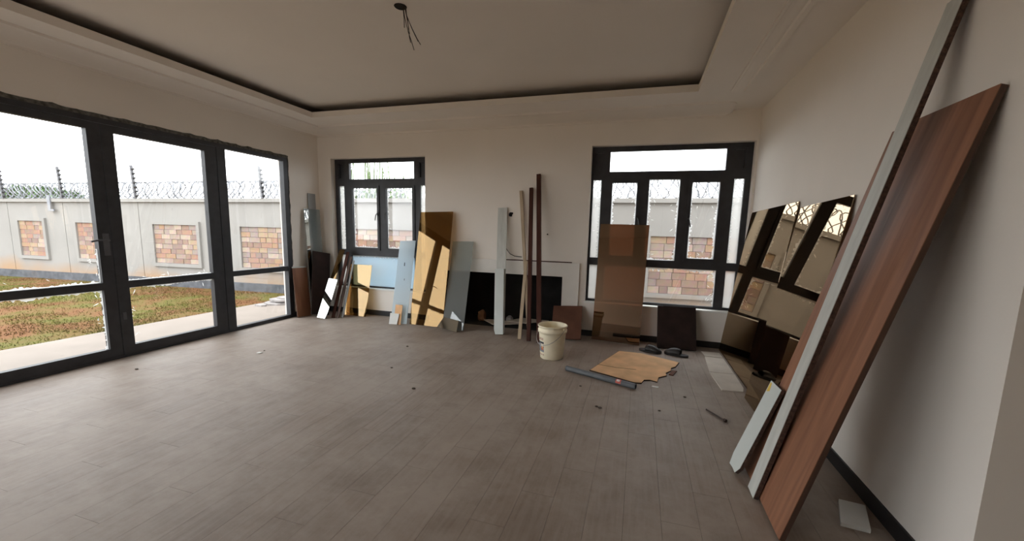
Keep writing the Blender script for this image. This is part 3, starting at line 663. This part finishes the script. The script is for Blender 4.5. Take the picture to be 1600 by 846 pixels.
# ------------------------------------------------------------------ things on the floor
def make_bucket():
    root = empty('paint_bucket', (4.44, -1.20, 0)); tag(root, 'dirty cream plastic bucket with printed label standing on floor', 'bucket'); root.rotation_euler = (0, 0, math.radians(-8))
    bm = bmesh.new(); H = 0.405
    prof = [(0.001, 0.0), (0.128, 0.0), (0.137, 0.008), (0.160, 0.30), (0.162, 0.318), (0.172, 0.320), (0.174, 0.352), (0.165, 0.356), (0.166, 0.385), (0.176, 0.388), (0.177, 0.400), (0.172, H), (0.165, 0.400), (0.158, 0.33), (0.134, 0.012), (0.001, 0.010)]
    lathe(bm, prof, 40); bmesh.ops.remove_doubles(bm, verts=bm.verts[:], dist=0.002)
    obj('body', bm, 'bucket_plastic', root, True)
    def patch(name, a0, a1, z0, z1, mat, off=0.0012, par=None):
        b2 = bmesh.new(); prev = None; n = 8
        for k in range(n+1):
            a = math.radians(a0+(a1-a0)*k/n); cur = []
            for z in (z0, z1):
                r_ = 0.137+(z-0.008)/(0.292)*(0.023)+off; cur.append(b2.verts.new((r_*math.cos(a), r_*math.sin(a), z)))
            for z in (z1, z0):
                r_ = 0.137+(z-0.008)/(0.292)*(0.023)+0.0002; cur.append(b2.verts.new((r_*math.cos(a), r_*math.sin(a), z)))
            if prev:
                for q in range(4): b2.faces.new((prev[q], prev[(q+1) % 4], cur[(q+1) % 4], cur[q]))
            else: b2.faces.new(cur)
            prev = cur
        b2.faces.new(prev[::-1]); return obj(name, b2, mat, par or root)
    # camera looks from about -67 degrees; the label sits at the left of the visible side
    lb = patch('label', 192, 250, 0.09, 0.215, 'print_grey')
    patch('label_band', 193, 250, 0.192, 0.212, 'print_black', 0.002, lb); patch('label_block', 194, 214, 0.095, 0.185, 'print_black', 0.002, lb)
    patch('label_block', 231, 249, 0.16, 0.19, 'bucket_plastic', 0.002, lb); patch('label_block', 233, 247, 0.115, 0.158, 'print_orange', 0.002, lb); patch('label_block', 234, 245, 0.118, 0.135, 'sticker_red', 0.0026, lb)
    for k in range(6): patch('faded_print', 196+k*9, 202+k*9, 0.232, 0.262, 'print_faded_red')
    for k in range(4): patch('faded_print', 202+k*13, 210+k*13, 0.05, 0.066, 'print_faded_red')
    for s in (1, -1):
        bm = bmesh.new(); tube(bm, [(0.164*math.cos(math.radians(-20+90-90*s)), 0.164*math.sin(math.radians(-20+90-90*s)), 0.372), (0.186*math.cos(math.radians(-20+90-90*s)), 0.186*math.sin(math.radians(-20+90-90*s)), 0.372)], 0.013, 8)
        obj('handle_lug', bm, 'bucket_plastic', root)
    bm = bmesh.new(); pts = []
    for k in range(25):
        t_ = math.pi*k/24; a = math.radians(-20)
        ca, sa = math.cos(t_)*0.186, math.sin(t_)
        # bail hanging down along the camera side
        dx, dy = math.cos(a), math.sin(a); px, py = dy, -dx
        out = 0.188*sa
        z = 0.372-0.185*sa
        pts.append((dx*ca+px*out, dy*ca+py*out, z))
    tube(bm, pts, 0.0028, 5); obj('handle', bm, 'steel_wire', root)
make_bucket()

def make_pipe():
    A, B = Vector((4.69, -1.60, 0.029)), Vector((5.42, -1.89, 0.029)); L = (B-A).length
    ang = math.atan2(B.y-A.y, B.x-A.x)
    root = empty('grey_pipe', (A.x, A.y, 0)); root.rotation_euler = (0, 0, ang); tag(root, 'grey plastic pipe offcut lying on floor beside cardboard', 'pipe')
    bm = bmesh.new(); n = 20; R0, R1 = 0.0285, 0.0255
    rings = []
    for (x_, r_) in ((0, R0), (L, R0), (L, R1), (0, R1)):
        rings.append([bm.verts.new((x_, r_*math.cos(2*math.pi*k/n), 0.029+r_*math.sin(2*math.pi*k/n))) for k in range(n)])
    for q in range(4):
        a, b = rings[q], rings[(q+1) % 4]
        for k in range(n): bm.faces.new((a[k], a[(k+1) % n], b[(k+1) % n], b[k]))
    obj('tube', bm, 'pvc_grey', root, False)
    def band(name, x0, x1, a0, a1, mat, r_=0.0292):
        bm = bmesh.new(); prev = None
        for k in range(9):
            a = math.radians(a0+(a1-a0)*k/8)
            cur = [bm.verts.new((x_, r2_*math.cos(a), 0.029+r2_*math.sin(a))) for x_, r2_ in ((x0, r_), (x1, r_), (x1, 0.0286), (x0, 0.0286))]
            if prev:
                for q in range(4): bm.faces.new((prev[q], prev[(q+1) % 4], cur[(q+1) % 4], cur[q]))
            else: bm.faces.new(cur)
            prev = cur
        bm.faces.new(prev[::-1]); return obj(name, bm, mat, root)
    s = band('sticker', L-0.20, L-0.145, 85, 190, 'sticker_red')
    o = band('sticker_text', L-0.19, L-0.158, 105, 150, 'sticker_white', 0.0296)
make_pipe()

def make_cardboard():
    pts = [(5.20, -0.66), (5.34, -0.655), (5.48, -0.66), (5.70, -0.765), (5.905, -0.87), (5.85, -1.06), (5.80, -1.12), (5.79, -1.22), (5.73, -1.32), (5.735, -1.40), (5.65, -1.49), (5.63, -1.63), (5.56, -1.60), (5.50, -1.625), (5.475, -1.72), (5.40, -1.735), (5.16, -1.62), (4.93, -1.52), (5.06, -1.10)]
    c = (5.4, -1.2)
    root = empty('cardboard_sheet', (c[0], c[1], 0)); tag(root, 'torn tan cardboard sheet lying on floor in front of shoes', 'cardboard')
    lp = [(p[0]-c[0], p[1]-c[1]) for p in pts]
    bm = bmesh.new(); prism(bm, lp, 0.001, 0.010); obj('core', bm, 'card_core', root)
    cx = sum(p[0] for p in lp)/len(lp); cy = sum(p[1] for p in lp)/len(lp)
    bm = bmesh.new(); prism(bm, [(cx+(a-cx)*0.985, cy+(b-cy)*0.985) for a, b in lp], 0.0102, 0.0135); obj('face', bm, 'cardboard', root)
    bm = bmesh.new(); tube(bm, [(5.0-c[0], -1.30-c[1], 0.0138), (5.2-c[0], -1.34-c[1], 0.0138), (5.42-c[0], -1.33-c[1], 0.0138)], 0.0022, 4); obj('crease', bm, 'card_core', root)
    bm = bmesh.new(); prism(bm, [(5.76-c[0], -1.34-c[1]), (5.80-c[0], -1.20-c[1]), (5.85-c[0], -1.20-c[1]), (5.80-c[0], -1.36-c[1])], 0.001, 0.012); obj('torn_flap', bm, 'brown_ply', root)
make_cardboard()
flat_poly('card_piece', [(6.225, -0.25), (6.44, -0.25), (6.445, -0.455), (6.24, -0.455)], 0.0005, 0.006, 'pale_card', 'smallest pale card on the floor by the large window corner', 'card')
flat_poly('card_piece', [(6.235, -0.475), (6.445, -0.48), (6.45, -1.06), (6.20, -1.075)], 0.0005, 0.005, 'pale_card', 'middle pale card on the floor beside the bronze mirror', 'card')
flat_poly('card_piece', [(6.195, -1.10), (6.45, -1.085), (6.445, -1.50), (6.42, -1.60), (6.23, -1.62)], 0.0005, 0.009, 'pale_card', 'front pale card on the floor beside the bronze mirror', 'card')
flat_poly('tile_offcut', [(6.555, -3.23), (6.675, -3.245), (6.60, -3.47), (6.475, -3.455)], 0.001, 0.02, 'white_tile', 'white tile offcut on floor behind the large brown board', 'offcut')
flat_poly('plaster_chip', [(1.15, -2.32), (1.205, -2.325), (1.215, -2.29), (1.16, -2.285)], 0.0005, 0.008, 'sticker_white', 'small white plaster chip on open floor near glass doors', 'chip')
flat_poly('paper_scrap', [(5.57, -1.76), (5.63, -1.775), (5.64, -1.74), (5.58, -1.735)], 0.0005, 0.003, 'sticker_white', 'tiny white scrap on floor beside the torn cardboard', 'scrap')
def make_bolt():
    A, B = Vector((6.01, -2.17, 0.009)), Vector((6.13, -2.36, 0.009)); d = (B-A).normalized()
    root = empty('steel_bolt', (A.x, A.y, 0)); tag(root, 'long rusty steel bolt lying on the floor near white-faced boards', 'bolt')
    L = (B-A).length; o0 = Vector((0, 0, 0.012))
    bm = bmesh.new(); tube(bm, [o0, o0+d*L*0.92], 0.007, 8); obj('shank', bm, 'rusty_steel', root)
    bm = bmesh.new(); tube(bm, [o0+d*L*0.90, o0+d*L], 0.015, 6); bmesh.ops.translate(bm, verts=bm.verts[:], vec=(0, 0, 0.002)); obj('head', bm, 'rusty_steel', root)
make_bolt()
def make_shoe(loc, ang, label):
    root = empty('slip_on_shoe', loc); root.rotation_euler = (0, 0, ang); tag(root, label, 'shoe', 'black slip-on shoes')
    L = 0.285
    def halfw(s): return 0.036+0.016*math.sin(min(1, s*1.15)*math.pi*0.85)-(0.03*max(0, s-0.86)/0.14)-(0.018*max(0, 0.1-s)/0.1)
    # sole: s runs heel (0) to toe (1)
    bm = bmesh.new(); N = 18; rings = []
    for k in range(N+1):
        s = k/N; w = max(0.008, halfw(s)); x_ = s*L; lift = 0.006*max(0, s-0.85)/0.15
        rings.append([bm.verts.new(c) for c in ((x_, -w, lift), (x_, w, lift), (x_, w*1.04, 0.024+lift), (x_, w*0.8, 0.028+lift), (x_, -w*0.8, 0.028+lift), (x_, -w*1.04, 0.024+lift))])
    for a, b in zip(rings, rings[1:]):
        for q in range(6): bm.faces.new((a[q], a[(q+1) % 6], b[(q+1) % 6], b[q]))
    bm.faces.new(rings[0]); bm.faces.new(rings[-1][::-1]); obj('sole', bm, 'shoe_rubber', root, False)
    # upper: arch over the forefoot, open at the heel
    bm = bmesh.new(); prev = None; N = 14; M = 10
    for k in range(N+1):
        s = 0.30+0.70*k/N; w = max(0.010, halfw(s))*1.03
        hgt = 0.062*math.sin(min(1.0, (1.03-s)/0.50)*math.pi/2)*(0.75+0.25*min(1, (s-0.30)/0.12))+0.016
        cur = []
        for q in range(M+1):
            a = math.pi*q/M; cur.append(bm.verts.new((s*L, -w*math.cos(a), 0.018+hgt*math.sin(a)**0.8)))
        if prev:
            for q in range(M): bm.faces.new((prev[q], prev[q+1], cur[q+1], cur[q]))
        prev = cur
    up_ = obj('upper', bm, 'shoe_rubber', root, True); md = up_.modifiers.new('thickness', 'SOLIDIFY'); md.thickness = 0.005; md.offset = -1
make_shoe((5.455, -0.47, 0), math.radians(-22), 'black slip-on shoe beside the bronze glass sheet, left of pair')
make_shoe((6.03, -0.60, 0), math.radians(163), 'black slip-on shoe nearer the right wall, right of pair')
for k, (a, b, lab) in enumerate(((5.62, -2.32, 'dark crumb on floor between the pipe end and steel bolt'), (5.10, -2.42, 'left one of two touching dark crumbs in front of pipe'), (5.13, -2.44, 'right one of two touching dark crumbs in front of pipe'),
        (3.42, -2.62, 'large dark crumb alone in the middle of open floor'), (5.86, -1.93, 'dark crumb on floor between cardboard and steel bolt'), (0.55, -3.15, 'dark crumb on floor close to the glass doors'), (1.16, -2.22, 'dark crumb right behind the white plaster chip'),
        (2.9, -2.2, 'dark crumb on open floor behind the large lone crumb'), (2.62, -1.45, 'dark crumb on floor nearest the tall bronze sheet'), (4.9, -2.0, 'dark crumb on floor just in front of grey pipe'))):
    rock('debris_crumb', (a, b, 0.0002), 0.014 if k == 3 else 0.009+0.002*(k % 3), 'debris', lab, 'debris', k+10, 'crumbs on the floor', (1.3, 1, 0.5))

# ------------------------------------------------------------------ ceiling rose hole with dangling wires
HX, HY = 3.44, -2.79
root = empty('ceiling_wiring', (HX, HY, UPZ)); tag(root, 'bare wires dangling from a dark round hole in the ceiling', 'wiring')
bm = bmesh.new(); lathe(bm, [(0.001, -0.004), (0.032, -0.004), (0.045, -0.006), (0.05, -0.001), (0.05, 0.0)], 20); bmesh.ops.remove_doubles(bm, verts=bm.verts[:], dist=0.0015)
obj('junction_box', bm, 'soot', root)
for k, (dx, dy, dz) in enumerate(((0.09, 0.01, -0.33), (0.165, -0.02, -0.31), (0.04, 0.0, -0.21), (-0.01, 0.02, -0.15), (0.11, 0.03, -0.26), (0.07, -0.03, -0.29))):
    bm = bmesh.new(); x0 = 0.03+0.006*(k % 3); y0 = 0.01*(k % 3-1)
    tube(bm, [(x0, y0, -0.002), (x0+dx*.12, y0+dy*.2, dz*.25), (x0+dx*.45, y0+dy*.6+0.008*(k % 2), dz*.6), (x0+dx*.7, dy*.8, dz*.82), (x0+dx*.92, dy, dz)], 0.0030, 5)
    obj('wire', bm, 'copper_wire', root)

# ------------------------------------------------------------------ outside
GZ = -0.11
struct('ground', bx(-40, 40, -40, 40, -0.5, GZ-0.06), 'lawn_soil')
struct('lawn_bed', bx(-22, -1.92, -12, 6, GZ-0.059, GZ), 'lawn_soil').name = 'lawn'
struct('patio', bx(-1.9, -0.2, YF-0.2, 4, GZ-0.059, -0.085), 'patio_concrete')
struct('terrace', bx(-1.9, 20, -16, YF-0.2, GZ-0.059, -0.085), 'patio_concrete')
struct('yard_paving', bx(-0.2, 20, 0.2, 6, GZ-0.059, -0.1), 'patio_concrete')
struct('door_threshold', bx(-0.2, -0.0, DR[0], DR[1], -0.14, -0.0005), 'patio_concrete').name = 'threshold'
# grass
import array
verts, faces = [], []
for k in range(70000):
    x_ = -1.95-13.5*random.random()**1.25; y_ = random.uniform(-4.6, 1.7)
    if y_ > 1.61+(x_+2.6)*0.0975-0.07: continue
    dens = noise.noise((x_*0.9, y_*0.9, GZ*0.9))
    if dens > 0.02 and random.random() < 0.75: continue
    a = random.uniform(0, math.pi); h_ = random.uniform(0.012, 0.036); w_ = random.uniform(0.004, 0.009)
    c, s = math.cos(a)*w_, math.sin(a)*w_; n0 = len(verts)
    verts += [(x_-c, y_-s, GZ), (x_+c, y_+s, GZ), (x_+random.uniform(-.025, .025), y_+random.uniform(-.025, .025), GZ+h_)]; faces.append((n0, n0+1, n0+2))
me = bpy.data.meshes.new('grass'); me.from_pydata(verts, [], faces); me.materials.append(MATS['grass_blade'])
tag(link(bpy.data.objects.new('grass', me)), 'patchy short grass growing on the red soil outside the doors', 'grass', kind='stuff')

# boundary wall: local X along the wall, local Y away from the house
Q0 = Vector((-2.60, 1.61, 0)); BD = Vector((0.99528, 0.09702, 0)); BN = Vector((-0.09702, 0.99528, 0))
BM = Matrix(((BD.x, BN.x, 0, Q0.x), (BD.y, BN.y, 0, Q0.y), (0, 0, 1, 0), (0, 0, 0, 1)))
def ctop(u): return 2.093+0.0104*u
bw = empty('boundary_wall', mw=BM); tag(bw, 'cream boundary wall with framed stone panels behind the house', 'wall')
U0, U1 = -14.0, 15.0
gro = [U0, -10.6, -8.53, -6.56, -4.10, -1.6, 0.9, 3.9, 6.6, 9.9, 12.5, U1]
for a, b in zip(gro, gro[1:]):
    bm = bmesh.new(); pts = [(a+0.008, -0.2), (b-0.008, -0.2), (b-0.008, ctop(b)-0.085), (a+0.008, ctop(a)-0.085)]
    lo = [bm.verts.new((p[0], 0, p[1])) for p in pts]; hi = [bm.verts.new((p[0], 0.2, p[1])) for p in pts]
    bm.faces.new(lo); bm.faces.new(hi[::-1])
    for q in range(4): bm.faces.new((lo[q], hi[q], hi[(q+1) % 4], lo[(q+1) % 4]))
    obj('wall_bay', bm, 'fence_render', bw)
obj('joint_backing', bx(U0, U1, 0.02, 0.18, -0.2, 1.85), 'plinth_grey', bw)
bm = bmesh.new(); pts = [(-0.06, -0.085), (0.26, -0.085), (0.26, 0.0), (-0.06, 0.0)]
ra = [bm.verts.new((U0, p[0], ctop(U0)+p[1])) for p in pts]; rb = [bm.verts.new((U1, p[0], ctop(U1)+p[1])) for p in pts]
bm.faces.new(ra); bm.faces.new(rb[::-1])
for q in range(4): bm.faces.new((ra[q], ra[(q+1) % 4], rb[(q+1) % 4], rb[q]))
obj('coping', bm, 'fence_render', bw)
obj('plinth', bx(U0, U1, -0.04, 0.0, -0.2, 0.09), 'plinth_grey', bw)
STONE = {}
def stone(w, h):
    k = (round(w, 2), round(h, 2))
    if k not in STONE:
        bm = bbx(-k[0]/2+.003, k[0]/2-.003, -0.014, 0.0, -k[1]/2+.003, k[1]/2-.003, 0.004)
        me = bpy.data.meshes.new('stone'); bmesh.ops.recalc_face_normals(bm, faces=bm.faces[:]); bm.to_mesh(me); bm.free(); me.materials.append(MATS['wall_stone']); STONE[k] = me
    return bpy.data.objects.new('stone', STONE[k])
for (a, b, z0, z1) in ((-8.15, -7.28, 0.50, 1.43), (-6.13, -5.20, 0.49, 1.42), (-3.65, -2.35, 0.475, 1.43), (-1.10, 0.25, 0.46, 1.43), (1.80, 3.30, 0.44, 1.45), (5.3, 6.6, 0.42, 1.46), (8.20, 9.75, 0.36, 1.465)):
    bm = bmesh.new(); f = 0.085
    for q in ((a-f, a, z0-f, z1+f), (b, b+f, z0-f, z1+f), (a, b, z0-f, z0), (a, b, z1, z1+f)): box(bm, q[0], q[1], -0.05, 0.0, q[2], q[3])
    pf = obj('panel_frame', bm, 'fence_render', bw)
    H = z1-z0; nr = 8; rh = H/nr
    for r_ in range(nr):
        x_ = a
        while x_ < b-1e-4:
            w_ = random.choice((0.16, 0.22, 0.26, 0.3))
            if b-(x_+w_) < 0.12: w_ = b-x_
            s = stone(w_, rh); link(s, pf); s.location = (x_+round(w_, 2)/2, random.choice((0.0, -0.004, -0.008)), z0+rh*(r_+0.5)); x_ += w_
# stain of red soil at the wall foot is left to the plinth; bracket on the coping
bm = bmesh.new(); box(bm, -6.94, -6.84, -0.085, -0.061, 1.70, 2.11); box(bm, -6.84, -6.74, -0.085, -0.061, 1.70, 1.75)
o = obj('wall_bracket', bm, 'galvanised'); o.matrix_world = BM; tag(o, 'grey metal bracket hanging on the boundary wall coping', 'bracket')
# razor wire coil
bm = bmesh.new(); pts = []
turns = 150; n = turns*14; R = 0.20
for k in range(n):
    s = k/n; u = -13+26*s+0.05*math.sin(s*190); a = 2*math.pi*turns*s
    pts.append((u+0.09*math.sin(a*2), 0.135+R*0.7*math.cos(a), ctop(u)+0.222+R*math.sin(a)))
tube(bm, pts, 0.0115, 4)
pts = []
turns = 95; n = turns*14
for k in range(n):
    s = k/n; u = -13+26*s+0.09*math.sin(s*120+1); a = -2*math.pi*turns*s+1
    pts.append((u, 0.135+R*0.7*math.cos(a), ctop(u)+0.222+R*math.sin(a)))
tube(bm, pts, 0.0115, 4)
o = obj('razor_wire', bm, 'galvanised'); o.matrix_world = BM; tag(o, 'long coil of razor wire running along the top of boundary wall', 'razor wire')
for i_, (u, lab) in enumerate(((-8.52, 'leftmost electric fence post, left of the round tree'), (-6.45, 'electric fence post at right side of round tree'), (-4.07, 'electric fence post seen through the middle door pane'), (-0.42, 'electric fence post seen through the right door pane'))):
    zb_ = ctop(u)
    root = empty('electric_fence_post', mw=BM @ Matrix.Translation((u, -0.055, zb_)) @ Matrix.Rotation(math.radians(-3.5), 4, 'Y')); tag(root, lab+' on boundary wall', 'fence post', 'electric fence posts')
    hh = 0.80 if i_ < 3 else 0.72
    bm = bmesh.new(); box(bm, -0.022, 0.022, -0.022, 0.022, 0.0, hh); obj('post', bm, 'post_grey', root)
    for k in range(7):
        bm = bmesh.new(); lathe(bm, [(0.001, 0), (0.022, 0.0), (0.030, 0.014), (0.018, 0.03), (0.026, 0.044), (0.001, 0.05)], 8); bmesh.ops.remove_doubles(bm, verts=bm.verts[:], dist=0.003)
        ins = obj('insulator', bm, 'black_plastic', root); ins.location = (0.022, 0, 0.06+k*(hh-0.12)/6.3); ins.rotation_euler = (0, math.pi/2, 0)
# planting beyond the wall
def leaf_cloud(bm, c, rad, n, size, seed):
    rnd = random.Random(seed)
    for k in range(n):
        d = Vector((rnd.gauss(0, 1), rnd.gauss(0, 1), rnd.gauss(0, 1))).normalized()
        f = 1+0.22*noise.noise(d*2.2+Vector((seed, 0, 0)))
        p = Vector(c)+Vector((d.x*rad[0], d.y*rad[1], d.z*rad[2]))*f*(0.62+0.40*rnd.random())
        q = Vector((rnd.gauss(0, 1), rnd.gauss(0, 1), rnd.gauss(0, 1))).normalized(); r_ = q.orthogonal().normalized(); s = size*rnd.uniform(.6, 1.3)
        bm.faces.new([bm.verts.new(p+q*s*a+r_*s*b) for a, b in ((-.5, 0), (0, .28), (.5, 0), (0, -.28))])
def tree(name, loc, rad, trunk, n, size, label, seed):
    root = empty(name, loc); tag(root, label, 'tree')
    bm = bmesh.new(); leaf_cloud(bm, (0, 0, trunk), rad, n, size, seed); obj('crown', bm, 'leaf_green', root)
    bm = bmesh.new(); tube(bm, [(0, 0, 0), (0.05, 0.03, trunk*0.5), (0, 0, trunk)], 0.11, 8, rend=0.06); obj('trunk', bm, 'bark', root)
def beyond(u, z, f):
    p = BM @ Vector((u, 0, z)); return CAM+(p-CAM)*f
p = beyond(-7.35, 2.0, 1.8); tree('round_tree', (p.x, p.y, GZ-0.06), (1.85, 1.7, 0.85), 2.30, 9000, 0.17, 'round green tree rising behind the boundary wall at left', 3)
p = beyond(-6.05, 2.0, 1.6); tree('slim_conifer', (p.x, p.y, GZ-0.06), (0.16, 0.16, 0.75), 2.10, 700, 0.10, 'slim dark conifer just right of the round tree', 4)
def reed(loc, n, hmin, hmax, spread, seed, label, name='reed_plant', lw=0.022):
    rnd = random.Random(seed); root = empty(name, loc); tag(root, label, 'plant')
    for k in range(n):
        a = rnd.uniform(0, 2*math.pi); h_ = rnd.uniform(hmin, hmax); sp = rnd.uniform(0.25, 1.0)*spread; bm = bmesh.new()
        bx0 = rnd.gauss(0, 0.12); by0 = rnd.gauss(0, 0.12); prev = None; N = 7; d = Vector((math.cos(a), math.sin(a), 0)); q = Vector((-d.y, d.x, 0))
        for j in range(N+1):
            t_ = j/N; p_ = Vector((bx0, by0, 0))+d*sp*t_**2.2+Vector((0, 0, h_*(t_-0.18*t_**3)))
            w_ = lw*(0.35+1.2*t_*(1-t_)*2)*(1 if j < N else 0.1)
            cur = (bm.verts.new(p_-q*w_), bm.verts.new(p_+q*w_))
            if prev: bm.faces.new((prev[0], prev[1], cur[1], cur[0]))
            prev = cur
        obj('leaf', bm, 'reed_green', root)
for (u, n, lo_, hi_, sp, sd, lab) in ((1.62, 26, 3.6, 4.9, 0.5, 21, 'tall reed plant behind wall at left of the small window'), (2.45, 22, 3.6, 4.9, 0.5, 22, 'tall reed plant behind wall in middle of the small window'), (3.25, 9, 3.2, 4.3, 0.5, 23, 'tall reed plant behind wall at right of the small window')):
    p = beyond(u, 2.0, 1.22); reed((p.x, p.y, GZ-0.06), n, lo_, hi_, sp, sd, lab)
p = beyond(2.4, 2.0, 1.35); root = empty('hedge', (p.x, p.y, GZ-0.06)); tag(root, 'low green hedge behind the boundary wall seen through small window', 'hedge')
bm = bmesh.new(); leaf_cloud(bm, (0, 0, 1.95), (1.9, 0.5, 0.80), 4200, 0.12, 8); obj('foliage', bm, 'leaf_green', root)
bm = bmesh.new(); tube(bm, [(0, 0, 0), (0, 0, 1.2)], 0.05, 6); obj('stem', bm, 'bark', root)
p = beyond(7.55, 2.0, 1.15); root = empty('leafy_bush', (p.x, p.y, GZ-0.06)); tag(root, 'small leafy bush above the wall at left of the large window', 'bush')
bm = bmesh.new(); leaf_cloud(bm, (0, 0, 1.95), (0.24, 0.2, 0.42), 170, 0.09, 9); obj('foliage', bm, 'leaf_green', root)
bm = bmesh.new(); tube(bm, [(0, 0, 0), (0, 0, 2.0)], 0.03, 6); obj('stem', bm, 'bark', root)
# broken paving slabs stacked on the patio
for k, (a, b, z, r_, w_, d_, lab) in enumerate(((-1.55, 0.42, -0.084, 0.2, 0.50, 0.32, 'lowest broken slab of the stack on the patio'), (-1.58, 0.52, -0.050, 0.5, 0.42, 0.30, 'second broken slab of the stack on the patio'), (-1.50, 0.46, -0.016, -0.1, 0.45, 0.26, 'third broken slab of the stack on the patio'), (-1.45, 0.55, 0.018, 0.35, 0.40, 0.25, 'topmost broken slab of the stack on the patio'), (-1.62, 0.14, -0.084, 0.8, 0.26, 0.13, 'loose broken slab lying in front of the patio stack'), (-1.08, 0.50, -0.084, 0.1, 0.30, 0.2, 'broken slab lying right of the patio stack'))):
    rnd = random.Random(k); pts = []
    for q in range(7):
        an = 2*math.pi*q/7; pts.append((a+math.cos(an+r_)*w_*0.5*rnd.uniform(.8, 1.15), b+math.sin(an+r_)*d_*0.6*rnd.uniform(.8, 1.15)))
    flat_poly('broken_slab', pts, z, 0.033, 'rubble_stone', lab, 'slab', 'broken slabs on the patio')
